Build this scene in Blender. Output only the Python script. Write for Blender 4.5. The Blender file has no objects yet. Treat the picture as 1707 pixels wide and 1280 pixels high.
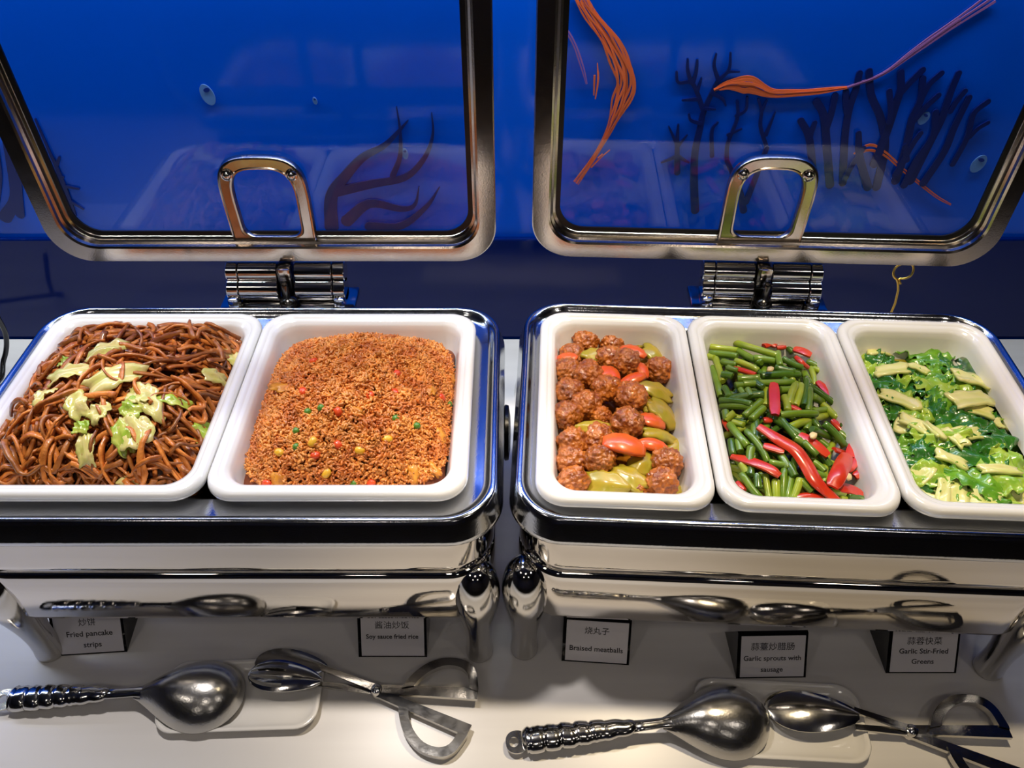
import bpy, bmesh, math, random
import numpy as np
from mathutils import Vector, Matrix, noise
scene = bpy.context.scene
COL = scene.collection
PI = math.pi

# ------------------------------------------------------------------ camera
FPX = 1300.0
PITCH = math.atan2(1200.0, 1300.0)
CAMZ = 0.885
cam_d = bpy.data.cameras.new('camera')
cam_d.sensor_width = 36.0
cam_d.lens = 36.0 * FPX / 1707.0
cam_d.clip_start = 0.01
cam = bpy.data.objects.new('camera', cam_d)
cam.location = (0, 0, CAMZ)
cam.rotation_euler = (PI / 2 - PITCH, 0, 0)
COL.objects.link(cam)
scene.camera = cam

# ------------------------------------------------------------------ world, lights, exposure
w = bpy.data.worlds.new('world'); scene.world = w; w.use_nodes = True
w.node_tree.nodes['Background'].inputs[0].default_value = (0.9, 0.95, 1.0, 1)
w.node_tree.nodes['Background'].inputs[1].default_value = 0.02
vs = scene.view_settings
vs.view_transform = 'Standard'; vs.look = 'None'; vs.gamma = 1.0; vs.use_curve_mapping = False
vs.exposure = 0.0
def lamp(name, kind, loc, target, power, color, size=0.1, size_y=None, spot=None, blend=0.5):
    d = bpy.data.lights.new(name, kind); d.energy = power; d.color = color
    if kind == 'AREA':
        d.size = size
        if size_y: d.shape = 'RECTANGLE'; d.size_y = size_y
        else: d.shape = 'DISK'
    else:
        d.shadow_soft_size = size
    if kind == 'SPOT': d.spot_size = spot; d.spot_blend = blend
    o = bpy.data.objects.new(name, d); o.location = loc
    o.rotation_euler = (Vector(target) - Vector(loc)).to_track_quat('-Z', 'Y').to_euler()
    COL.objects.link(o); return o
lamp('heat_lamp_left', 'SPOT', (-0.31, 0.635, 1.28), (-0.31, 0.53, 0.2), 31, (1.0, 0.93, 0.88), 0.035, spot=math.radians(58), blend=0.55)
lamp('heat_lamp_right', 'SPOT', (0.33, 0.63, 1.28), (0.33, 0.525, 0.2), 32, (1.0, 0.81, 0.53), 0.035, spot=math.radians(58), blend=0.55)
lamp('wall_washer', 'AREA', (-0.7, 1.0, 1.02), (-0.7, 1.09, 0.75), 20.0, (0.88, 0.95, 1.0), 3.0, 0.03)
for i, (x, y) in enumerate(((-1.1, -0.5), (0.0, -0.75), (1.1, -0.5), (-0.6, -2.0), (0.8, -2.0))):  # unseen lamps, added to put highlights on the chrome
    lamp('chrome_highlight_lamp', 'AREA', (x, y, 1.87), (x, y, 0), 1.7, (1.0, 0.9, 0.8), 0.22)

# ------------------------------------------------------------------ helpers
def at(px, py, z=None, Y=None):
    """photo point -> place on a horizontal level z or an upright plane at depth Y"""
    u = (px - 853.5) / FPX; v = -(py - 640) / FPX
    c, s = math.cos(PITCH), math.sin(PITCH)
    d = Vector((u, c + v * s, -s + v * c))
    t = (z - CAMZ) / d.z if z is not None else Y / d.y
    return Vector((0, 0, CAMZ)) + d * t

def lin(c):
    return tuple(((x / 255 / 12.92) if x / 255 <= 0.04045 else ((x / 255 + 0.055) / 1.055) ** 2.4) for x in c)

def mat(name, col, rough=0.5, metal=0.0, noise_amt=0.0, nscale=20.0, col2=None, bump=0.0, bscale=200.0,
        island=0.0, coat=0.0, spec=0.5, trans=0.0, stretch=None, sss=0.0, alpha=1.0, rough_var=0.0):
    m = bpy.data.materials.new(name); m.use_nodes = True
    nt = m.node_tree; b = nt.nodes['Principled BSDF']
    c = lin(col); c2 = lin(col2) if col2 else c
    b.inputs['Base Color'].default_value = (*c, 1)
    b.inputs['Roughness'].default_value = rough; b.inputs['Metallic'].default_value = metal
    b.inputs['Specular IOR Level'].default_value = spec
    b.inputs['Coat Weight'].default_value = coat; b.inputs['Coat Roughness'].default_value = 0.1
    if alpha < 1: b.inputs['Alpha'].default_value = alpha
    if trans: b.inputs['Transmission Weight'].default_value = trans
    if sss:
        b.inputs['Subsurface Weight'].default_value = sss
        b.inputs['Subsurface Radius'].default_value = (0.006, 0.003, 0.0015)
    tc = nt.nodes.new('ShaderNodeTexCoord'); vec = tc.outputs['Object']
    if stretch:
        mp = nt.nodes.new('ShaderNodeMapping'); mp.inputs['Scale'].default_value = stretch
        nt.links.new(vec, mp.inputs[0]); vec = mp.outputs[0]
    out = None
    if col2:
        nz = nt.nodes.new('ShaderNodeTexNoise'); nz.inputs['Scale'].default_value = nscale
        nz.inputs['Detail'].default_value = 4
        nt.links.new(vec, nz.inputs[0])
        rp = nt.nodes.new('ShaderNodeValToRGB')
        rp.color_ramp.elements[0].position = 0.35; rp.color_ramp.elements[1].position = 0.65
        rp.color_ramp.elements[0].color = (*c, 1); rp.color_ramp.elements[1].color = (*c2, 1)
        nt.links.new(nz.outputs[0], rp.inputs[0]); out = rp.outputs[0]
    if island:
        g = nt.nodes.new('ShaderNodeNewGeometry')
        oi = nt.nodes.new('ShaderNodeObjectInfo')
        ad = nt.nodes.new('ShaderNodeMath'); ad.operation = 'ADD'
        nt.links.new(g.outputs['Random Per Island'], ad.inputs[0]); nt.links.new(oi.outputs['Random'], ad.inputs[1])
        fr = nt.nodes.new('ShaderNodeMath'); fr.operation = 'FRACT'; nt.links.new(ad.outputs[0], fr.inputs[0])
        mr = nt.nodes.new('ShaderNodeMapRange'); mr.inputs[3].default_value = 1 - island; mr.inputs[4].default_value = 1 + island
        nt.links.new(fr.outputs[0], mr.inputs[0])
        hs = nt.nodes.new('ShaderNodeHueSaturation')
        nt.links.new(mr.outputs[0], hs.inputs['Value'])
        if out: nt.links.new(out, hs.inputs['Color'])
        else: hs.inputs['Color'].default_value = (*c, 1)
        out = hs.outputs[0]
    if out: nt.links.new(out, b.inputs['Base Color'])
    if rough_var:
        nz = nt.nodes.new('ShaderNodeTexNoise'); nz.inputs['Scale'].default_value = bscale * 0.3; nz.inputs['Detail'].default_value = 5
        nt.links.new(vec, nz.inputs[0])
        mr = nt.nodes.new('ShaderNodeMapRange'); mr.inputs[3].default_value = max(0.02, rough - rough_var); mr.inputs[4].default_value = rough + rough_var
        nt.links.new(nz.outputs[0], mr.inputs[0]); nt.links.new(mr.outputs[0], b.inputs['Roughness'])
    if bump:
        nz = nt.nodes.new('ShaderNodeTexNoise'); nz.inputs['Scale'].default_value = bscale; nz.inputs['Detail'].default_value = 3
        nt.links.new(vec, nz.inputs[0])
        bp = nt.nodes.new('ShaderNodeBump'); bp.inputs['Strength'].default_value = bump; bp.inputs['Distance'].default_value = 0.002
        nt.links.new(nz.outputs[0], bp.inputs['Height']); nt.links.new(bp.outputs[0], b.inputs['Normal'])
    return m

def glass_mat(name, tint):
    m = bpy.data.materials.new(name); m.use_nodes = True; nt = m.node_tree
    nt.nodes.remove(nt.nodes['Principled BSDF'])
    tr = nt.nodes.new('ShaderNodeBsdfTransparent'); tr.inputs[0].default_value = (*tint, 1)
    gl = nt.nodes.new('ShaderNodeBsdfGlossy'); gl.inputs['Roughness'].default_value = 0.015
    # Schlick reflectance, equal from both faces of the pane
    g = nt.nodes.new('ShaderNodeNewGeometry')
    dt = nt.nodes.new('ShaderNodeVectorMath'); dt.operation = 'DOT_PRODUCT'
    nt.links.new(g.outputs['Incoming'], dt.inputs[0]); nt.links.new(g.outputs['Normal'], dt.inputs[1])
    def mth(op, a, b):
        n_ = nt.nodes.new('ShaderNodeMath'); n_.operation = op
        for k, v in enumerate((a, b)):
            if v is None: continue
            if isinstance(v, (int, float)): n_.inputs[k].default_value = v
            else: nt.links.new(v, n_.inputs[k])
        return n_.outputs[0]
    om = mth('SUBTRACT', 1.0, mth('ABSOLUTE', dt.outputs['Value'], None))
    fr = mth('ADD', mth('MULTIPLY', mth('POWER', om, 5.0), 0.974), 0.026)
    mx = nt.nodes.new('ShaderNodeMixShader')
    nt.links.new(fr, mx.inputs[0]); nt.links.new(tr.outputs[0], mx.inputs[1]); nt.links.new(gl.outputs[0], mx.inputs[2])
    nt.links.new(mx.outputs[0], nt.nodes['Material Output'].inputs[0])
    return m

def obj(name, verts, faces, material, parent=None, smooth=True, angle=40, loc=None):
    me = bpy.data.meshes.new(name)
    me.from_pydata([tuple(v) for v in verts], [], faces)
    me.update()
    if smooth:
        me.polygons.foreach_set('use_smooth', [True] * len(me.polygons))
        if angle: me.set_sharp_from_angle(angle=math.radians(angle))
    if material: me.materials.append(material)
    o = bpy.data.objects.new(name, me); COL.objects.link(o)
    if parent: o.parent = parent
    if loc is not None: o.location = loc
    return o

def empty(name, loc, rz=0):
    o = bpy.data.objects.new(name, None); o.location = loc; o.rotation_euler = (0, 0, rz)
    o.empty_display_size = 0.05
    COL.objects.link(o); return o

def tag(o, label, cat, group=None, kind=None):
    o['label'] = label; o['category'] = cat
    if group: o['group'] = group
    if kind: o['kind'] = kind
    return o
def struct(o): o['kind'] = 'structure'; return o

def box(x0, x1, y0, y1, z0, z1):
    v = [(x, y, z) for z in (z0, z1) for y in (y0, y1) for x in (x0, x1)]
    f = [(0, 2, 3, 1), (4, 5, 7, 6), (0, 1, 5, 4), (2, 6, 7, 3), (0, 4, 6, 2), (1, 3, 7, 5)]
    return v, f
def bbox(x0, x1, y0, y1, z0, z1, bev=0.002, seg=2):
    bm = bmesh.new(); v, f = box(x0, x1, y0, y1, z0, z1)
    vs_ = [bm.verts.new(p) for p in v]
    for q in f: bm.faces.new([vs_[i] for i in q])
    bmesh.ops.bevel(bm, geom=bm.edges[:], offset=bev, segments=seg, affect='EDGES', profile=0.5)
    bm.verts.index_update()
    V = [tuple(p.co) for p in bm.verts]; F = [[p.index for p in q.verts] for q in bm.faces]
    bm.free(); return V, F
def join(*vf):
    V, F = [], []
    for v, f in vf:
        k = len(V); V += [tuple(p) for p in v]; F += [[i + k for i in q] for q in f]
    return V, F
def xf(vf, M):
    return [tuple(M @ Vector(p)) for p in vf[0]], vf[1]

def rrect(hw, hd, r, n=8):
    pts = []
    for cx, cy, a0 in ((hw - r, hd - r, 0), (-hw + r, hd - r, 90), (-hw + r, -hd + r, 180), (hw - r, -hd + r, 270)):
        for i in range(n + 1):
            a = math.radians(a0 + 90 * i / n)
            pts.append((cx + r * math.cos(a), cy + r * math.sin(a)))
    return pts
def loft(loops, cap0=False, cap1=False, closed=True, ring=False):
    n = len(loops[0]); V = [p for l in loops for p in l]; F = []
    m = len(loops)
    for j in range(m if ring else m - 1):
        a, b = j * n, ((j + 1) % m) * n
        for i in range(n if closed else n - 1):
            k = (i + 1) % n
            F.append((a + i, a + k, b + k, b + i))
    if cap0: F.append(tuple(reversed(range(n))))
    if cap1: F.append(tuple(range((m - 1) * n, m * n)))
    return V, F
def rr_profile(hw, hd, r, prof, n=8, kr=0.6, cap0=False, cap1=False, ring=False):
    loops = []
    for ins, z in prof:
        rr = max(0.004, min(r - ins * kr, hw - ins, hd - ins))
        loops.append([(x, y, z) for x, y in rrect(hw - ins, hd - ins, rr, n)])
    return loft(loops, cap0, cap1, ring=ring)

def tube(pts, rad, n=8, flat=1.0, flat_axis=None, cap=True):
    """tapered tube along points; rad list or number; flat squashes along flat_axis"""
    P = [Vector(p) for p in pts]; m = len(P)
    R = rad if hasattr(rad, '__len__') else [rad] * m
    loops = []; up = Vector(flat_axis) if flat_axis is not None else Vector((0, 0, 1)); prev = None
    for i in range(m):
        t = (P[min(i + 1, m - 1)] - P[max(i - 1, 0)]).normalized()
        if flat_axis is None and prev is not None: ref = prev
        else: ref = up
        s = t.cross(ref)
        if s.length < 1e-4: s = t.cross(Vector((1, 0, 0.3)))
        s.normalize(); q = s.cross(t).normalized(); prev = q
        loops.append([P[i] + s * (R[i] * math.cos(2 * PI * k / n)) + q * (R[i] * flat * math.sin(2 * PI * k / n)) for k in range(n)])
    return loft(loops, cap, cap)
def lathe(prof, n=24, M=None):
    loops = [[(r * math.cos(2 * PI * k / n), r * math.sin(2 * PI * k / n), z) for k in range(n)] for r, z in prof]
    vf = loft(loops, True, True)
    return xf(vf, M) if M else vf
def smooth_path(pts, k=6):
    """Catmull-Rom through points (any dimension)"""
    P = [np.array(p, float) for p in pts]; P = [2 * P[0] - P[1]] + P + [2 * P[-1] - P[-2]]; out = []
    for i in range(1, len(P) - 2):
        for j in range(k):
            t = j / k
            out.append(0.5 * ((2 * P[i]) + (-P[i - 1] + P[i + 1]) * t + (2 * P[i - 1] - 5 * P[i] + 4 * P[i + 1] - P[i + 2]) * t * t + (-P[i - 1] + 3 * P[i] - 3 * P[i + 1] + P[i + 2]) * t ** 3))
    out.append(P[-2]); return out

# ------------------------------------------------------------------ materials
M = {}
M['chrome'] = mat('polished_steel', (205, 203, 200), 0.07, 1.0, bump=0.02, bscale=900, stretch=(0.3, 6, 6), rough_var=0.03)
M['chrome_front'] = mat('mirror_steel', (214, 209, 203), 0.035, 1.0, bump=0.012, bscale=120, stretch=(0.3, 1, 8))
M['rim_steel'] = mat('rim_steel', (200, 202, 206), 0.12, 1.0, bump=0.05, bscale=600, rough_var=0.06)
M['lid_steel'] = mat('brushed_lid_steel', (190, 178, 165), 0.16, 1.0, bump=0.03, bscale=500, rough_var=0.05)
M['dark_steel'] = mat('dark_steel', (90, 88, 86), 0.2, 1.0)
M['bowl'] = mat('satin_steel', (190, 188, 184), 0.24, 1.0, bump=0.08, bscale=400, rough_var=0.06)
M['utensil'] = mat('utensil_steel', (196, 194, 190), 0.13, 1.0, bump=0.03, bscale=300, rough_var=0.06)
M['black'] = mat('black_plastic', (10, 10, 12), 0.25)
M['black_gloss'] = mat('black_acrylic', (8, 8, 10), 0.08)
M['porc'] = mat('white_porcelain', (236, 233, 228), 0.16, coat=0.4)
M['counter'] = mat('white_solid_surface', (228, 225, 222), 0.30, col2=(214, 210, 207), nscale=3, spec=0.4, stretch=(0.4, 6, 1))
M['paper'] = mat('card_paper', (228, 225, 230), 0.22, coat=0.3)
M['ink'] = mat('card_ink', (40, 38, 42), 0.6)
M['wall'] = mat('blue_lacquered_wall', (0, 90, 226), 0.10, spec=0.5)
M['coral'] = mat('coral_print', (8, 28, 100), 0.3)
M['bubble'] = mat('bubble_print', (96, 140, 205), 0.3)
M['bubble_hi'] = mat('bubble_highlight_print', (2, 40, 130), 0.3)
M['orange'] = mat('orange_reflection_paint', (255, 118, 62), 0.35, island=0.25)  # orange and pink: lamp reflections put into colour
M['pink'] = mat('pink_reflection_paint', (170, 110, 170), 0.35, island=0.25)
M['gold'] = mat('gold_wire', (240, 195, 90), 0.3, 1.0)
M['glass'] = glass_mat('lid_glass', (0.86, 0.9, 0.92))
M['seal'] = mat('black_gasket', (6, 6, 8), 0.4)
M['plaster'] = mat('room_plaster', (120, 112, 102), 0.8, col2=(105, 98, 90), nscale=2)
M['ceil'] = mat('ceiling_paint', (86, 84, 84), 0.8)
M['floor'] = mat('floor_tile', (52, 46, 42), 0.3, col2=(40, 36, 34), nscale=1.5)
M['wood'] = mat('cabinet_front', (40, 32, 28), 0.4)

# ------------------------------------------------------------------ the setting
FLOOR = -0.92; CEIL = 1.92; WALLY = 1.09
struct(obj('floor', *box(-3, 3, -3.5, 1.2, FLOOR - 0.05, FLOOR), M['floor'], smooth=False))
struct(obj('ceiling', *box(-3, 3, -3.5, 1.2, CEIL, CEIL + 0.05), M['ceil'], smooth=False))
struct(obj('wall_back', *box(-3, 3, WALLY, WALLY + 0.06, FLOOR, CEIL), M['wall'], smooth=False))
struct(obj('wall_left', *box(-3.06, -3, -3.5, 1.2, FLOOR, CEIL), M['plaster'], smooth=False))
struct(obj('wall_right', *box(3, 3.06, -3.5, 1.2, FLOOR, CEIL), M['plaster'], smooth=False))
struct(obj('wall_front', *box(-3, 3, -3.56, -3.5, FLOOR, CEIL), M['plaster'], smooth=False))
M['navy'] = mat('lower_wall_darkening', (0, 22, 88), 0.10, spec=0.25)  # the lower wall's darkening, put into a navy colour
struct(obj('darkening_strip_back', *bbox(-2.99, 2.99, WALLY - 0.010, WALLY - 0.0005, 0.0005, 0.205, 0.003), M['navy'], smooth=False))  # added strip that darkens the foot of the blue wall
ct = empty('buffet_counter', (0, 0.6, FLOOR))
obj('worktop', *xf(bbox(-2.2, 2.2, 0.17, WALLY - 0.011, -0.04, 0, 0.004), Matrix.Translation((0, -0.6, -FLOOR))), M['counter'], ct)
obj('cabinet_front', *xf(box(-2.15, 2.15, 0.24, WALLY - 0.005, FLOOR, -0.041), Matrix.Translation((0, -0.6, -FLOOR))), M['wood'], ct, smooth=False)
tag(ct, 'long glossy white buffet counter carrying both chafing dishes', 'counter')

# ------------------------------------------------------------------ wall prints, painted lamp reflections
WP = WALLY - 0.0015
def ribbon(path, widths, Y=WP, k=5, n=8, tip=True):
    pts = smooth_path([(*p, wd) for p, wd in zip(path, widths)], k)
    W = [at(p[0], p[1], Y=Y) for p in pts]
    sc = 1.02 / FPX
    rad = [max(0.0006, p[2] * 0.5 * sc) for p in pts]
    # rounded tips
    d0 = (W[0] - W[1]).normalized(); d1 = (W[-1] - W[-2]).normalized()
    W = [W[0] + d0 * rad[0] * 0.8, W[0] + d0 * rad[0] * 0.45] + W + [W[-1] + d1 * rad[-1] * 0.45, W[-1] + d1 * rad[-1] * 0.8]
    rad = [rad[0] * 0.3, rad[0] * 0.8] + rad + [rad[-1] * 0.8, rad[-1] * 0.3]
    return tube(W, rad, n, flat=0.0, flat_axis=(0, 1, 0)) if False else flat_tube(W, rad)
def flat_tube(W, rad, th=0.0012):
    loops = []; m = len(W)
    for i in range(m):
        t = (W[min(i + 1, m - 1)] - W[max(i - 1, 0)]).normalized()
        s = Vector((t.z, 0, -t.x)).normalized()
        y = Vector((0, th, 0))
        loops.append([W[i] + s * rad[i] - y, W[i] - s * rad[i] - y, W[i] - s * rad[i] + y, W[i] + s * rad[i] + y])
    return loft(loops, True, True)
def print_thing(name, strokes, material, label, cat, sc, off):
    parts = []
    for i, (path, w0, w1) in enumerate(strokes):
        P = [(off[0] + x * sc, off[1] + y * sc) for x, y in path]
        L = len(P)
        W = [(w0 + (w1 - w0) * j / (L - 1)) * sc for j in range(L)]
        parts.append(ribbon(P, W, WP - 0.00012 * i))
    V, F = join(*parts)
    base = sum((Vector(v) for v in V), Vector()) / len(V)
    o = obj(name, [Vector(v) - base for v in V], F, material, smooth=False, loc=base)
    return tag(o, label, cat, 'coral silhouettes printed on the blue wall')
s6, o6 = 0.3515, (1250, 0)
print_thing('coral_silhouette', [
    ([(520, 345), (500, 430), (470, 520), (450, 650), (440, 870)], 32, 40),
    ([(565, 335), (575, 450), (620, 560), (640, 700), (600, 890)], 34, 44), ([(455, 430), (455, 500), (462, 540)], 30, 30),
    ([(315, 480), (350, 550), (365, 700), (380, 880)], 38, 44), ([(405, 450), (385, 540), (362, 610)], 32, 34),
    ([(240, 570), (280, 650), (300, 820)], 36, 40), ([(308, 580), (290, 630), (282, 670)], 26, 30),
    ([(715, 340), (715, 420), (690, 500), (650, 620), (590, 780)], 34, 46), ([(820, 330), (760, 390), (715, 440)], 34, 32),
    ([(820, 370), (810, 470), (770, 560), (740, 700), (690, 860)], 32, 46), ([(910, 345), (850, 400), (812, 470)], 30, 30),
    ([(895, 450), (830, 510), (760, 590)], 30, 34), ([(990, 345), (950, 440), (910, 560), (850, 680), (760, 860)], 32, 46),
    ([(1020, 430), (980, 480), (950, 530)], 30, 26), ([(1040, 460), (970, 600), (920, 720), (820, 870)], 32, 44),
    ([(1130, 480), (1060, 540), (1030, 650), (960, 780)], 30, 30), ([(1130, 580), (1080, 610), (1040, 650)], 22, 26),
    ([(880, 530), (870, 640), (790, 760), (730, 880)], 34, 40), ([(810, 630), (760, 700), (690, 830)], 28, 36),
    ([(735, 690), (745, 760)], 26, 30), ([(515, 630), (520, 740), (560, 890)], 30, 46), ([(660, 430), (668, 520), (660, 580)], 30, 30),
    ([(540, 700), (480, 790), (450, 850)], 28, 30)], M['coral'],
    'dark fan of thick finger coral printed on the blue wall, seen through the right lid', 'coral print', s6, o6)
s5, o5 = 0.3514, (860, 0)
print_thing('coral_silhouette', [
    ([(850, 1000), (845, 850), (850, 720), (875, 600), (890, 530), (930, 440), (960, 380)], 46, 20),
    ([(890, 530), (860, 440), (830, 390), (770, 390), (762, 340)], 26, 12), ([(830, 390), (815, 330), (815, 280)], 22, 10),
    ([(840, 390), (855, 340), (860, 285)], 22, 12), ([(862, 430), (880, 370)], 18, 8), ([(860, 470), (790, 475)], 22, 12),
    ([(875, 585), (830, 570), (820, 540)], 22, 10), ([(930, 440), (980, 470), (995, 500)], 20, 10), ([(900, 515), (945, 518)], 20, 10),
    ([(960, 380), (940, 310), (950, 255)], 22, 10), ([(960, 380), (1010, 330), (1018, 250)], 22, 10), ([(1005, 340), (1060, 340)], 16, 8)],
    M['coral'], 'tall dark branching tree coral printed on the blue wall, left of the fan coral', 'coral print', s5, o5)
print_thing('coral_silhouette', [
    ([(765, 820), (765, 680), (770, 590)], 34, 10), ([(765, 690), (725, 600)], 20, 8), ([(770, 690), (812, 640)], 20, 8),
    ([(765, 740), (690, 770)], 26, 10), ([(765, 740), (820, 770)], 26, 10)], M['coral'],
    'small spiky dark coral sprig printed left of the tree coral', 'coral print', s5, o5)
print_thing('coral_silhouette', [
    ([(1000, 760), (1005, 680), (1050, 560), (1050, 480)], 24, 14), ([(1045, 550), (1090, 520), (1097, 460)], 20, 12),
    ([(1005, 640), (1070, 610)], 18, 10), ([(930, 740), (930, 620), (957, 580)], 24, 12),
    ([(1190, 700), (1160, 600), (1165, 530), (1150, 470)], 22, 12), ([(1165, 530), (1190, 475)], 18, 10), ([(1185, 640), (1230, 530)], 22, 8),
    ([(1000, 760), (1060, 900), (1080, 1000)], 26, 40), ([(1190, 700), (1130, 860), (1090, 960)], 26, 34)], M['coral'],
    'dark forked coral twigs printed behind the right lid bracket', 'coral print', s5, o5)
print_thing('coral_silhouette', [
    ([(150, 1080), (150, 930), (220, 830), (300, 745), (400, 690), (470, 620), (512, 572)], 80, 6),
    ([(170, 910), (350, 870), (500, 840), (590, 750), (630, 640), (625, 535)], 60, 4),
    ([(440, 835), (475, 740), (475, 620), (458, 505)], 34, 4), ([(220, 1050), (330, 965), (480, 990), (545, 970), (565, 885)], 70, 4),
    ([(330, 1075), (480, 1070), (600, 980), (662, 888)], 66, 4)], M['coral'],
    'dark antler shaped coral printed behind the left lid', 'coral print', s5, (500, 0))
s2 = 0.422
print_thing('coral_silhouette', [
    ([(290, 850), (255, 740), (215, 640), (190, 590)], 30, 10), ([(225, 650), (235, 620)], 16, 10), ([(255, 735), (312, 745)], 16, 10),
    ([(270, 790), (330, 826)], 16, 8), ([(250, 700), (215, 690)], 14, 8), ([(205, 620), (140, 470)], 14, 8)], M['coral'],
    'thin dark coral twig printed behind the left lid corner', 'coral print', s2, (0, 0))
print_thing('coral_silhouette', [
    ([(20, 860), (60, 780), (40, 640), (20, 560)], 60, 20), ([(80, 850), (75, 720), (90, 600)], 40, 14), ([(-40, 860), (-10, 700), (-20, 560)], 60, 20)],
    M['coral'], 'dark coral clump printed at the far left edge of the wall', 'coral print', s2, (0, 0))

def bubble(px, py, rx, ry, rot, label):
    c = at(px, py, Y=WP); k = 1.02 / FPX; pts = []
    def disc(cx, cz, ax, az, y0):
        l = []
        for yy in (y0 + 0.0008, y0 - 0.0008):
            q = []
            for i in range(20):
                a = 2 * PI * i / 20; x = ax * math.cos(a); z = az * math.sin(a)
                q.append((cx + x * math.cos(rot) - z * math.sin(rot), yy, cz + x * math.sin(rot) + z * math.cos(rot)))
            l.append(q)
        return loft(l, True, True)
    o = obj('bubble_print', *disc(0, 0, rx * k, ry * k * 1.15, 0), M['bubble'], smooth=False, loc=c)
    h = obj('highlight', *disc(rx * k * 0.1, ry * k * 0.55, rx * k * 0.5, ry * k * 0.22, -0.001), M['bubble_hi'], o, smooth=False)
    return tag(o, label, 'bubble print', 'pale bubbles printed on the blue wall')
bubble(346, 158, 12, 17, 0.25, 'largest pale oval bubble printed on the wall behind the left lid')
bubble(525, 168, 4, 6, 0.2, 'tiny pale bubble printed on the wall, right of the large one')
bubble(675, 256, 6, 10, 0.1, 'pale bubble printed beside the antler coral tips')
bubble(1540, 197, 9, 11, -0.4, 'pale bubble printed over the finger coral fan')
bubble(1631, 273, 13, 16, -0.3, 'pale bubble printed right of the finger coral fan')

rng = random.Random(5)
def painted_glint(path, widths, count, material, label, spread=1.0):  # lamp reflections drawn as thin coloured strips on the wall
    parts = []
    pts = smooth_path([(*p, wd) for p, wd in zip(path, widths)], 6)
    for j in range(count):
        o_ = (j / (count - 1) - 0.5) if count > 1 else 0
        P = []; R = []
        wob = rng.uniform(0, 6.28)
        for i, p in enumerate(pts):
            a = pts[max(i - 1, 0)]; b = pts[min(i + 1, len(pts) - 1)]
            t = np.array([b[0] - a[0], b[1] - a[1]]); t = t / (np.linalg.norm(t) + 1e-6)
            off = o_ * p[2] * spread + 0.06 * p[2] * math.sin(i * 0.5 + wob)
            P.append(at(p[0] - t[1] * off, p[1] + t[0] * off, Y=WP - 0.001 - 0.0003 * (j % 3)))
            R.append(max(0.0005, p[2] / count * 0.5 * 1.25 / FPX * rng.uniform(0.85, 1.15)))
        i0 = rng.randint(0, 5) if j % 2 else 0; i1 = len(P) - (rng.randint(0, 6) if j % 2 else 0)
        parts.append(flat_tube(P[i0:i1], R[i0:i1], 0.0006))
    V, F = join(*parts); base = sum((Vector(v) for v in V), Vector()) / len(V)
    o = obj('painted_reflection', [Vector(v) - base for v in V], F, material, smooth=False, loc=base)
    return tag(o, label, 'painted_glint', 'painted lamp reflections behind the right lid')
painted_glint([(962, -12), (985, 25), (1012, 62), (1033, 100), (1043, 138), (1034, 172), (1020, 205), (1008, 232), (990, 262), (960, 305)],
         [16, 20, 24, 30, 30, 26, 13, 7, 6, 8], 9, M['orange'], 'large curved orange reflection painted in fine strands at left of the right lid')
painted_glint([(1016, 249), (1000, 262), (984, 278)], [2, 3, 4], 2, M['orange'], 'short painted orange reflection crossing the tail of the large curved one')
painted_glint([(915, 38), (940, 48), (958, 75), (970, 110), (978, 140)], [2, 4, 4, 4, 2], 2, M['pink'], 'thin painted purple reflection left of the large orange one')
painted_glint([(995, 105), (994, 130), (991, 165)], [2, 6, 3], 2, M['orange'], 'short painted orange reflection beside the large curved one')
painted_glint([(1190, 150), (1215, 142), (1240, 140), (1262, 146), (1290, 155), (1330, 155), (1370, 151), (1412, 146)],
         [3, 14, 24, 22, 12, 10, 8, 3], 6, M['orange'], 'painted orange reflection lying level above the right lid bracket')
painted_glint([(1412, 146), (1470, 124), (1525, 85), (1590, 40), (1655, -5)], [3, 5, 8, 12, 16], 5, M['pink'], 'faint painted pink reflection rising to the top right corner', 0.9)
painted_glint([(1424, 258), (1450, 246), (1475, 256), (1503, 281), (1530, 303), (1560, 327), (1585, 341)], [4, 8, 6, 4, 4, 3, 2], 2, M['orange'],
         'thin painted orange reflection low among the finger coral fan')

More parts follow.
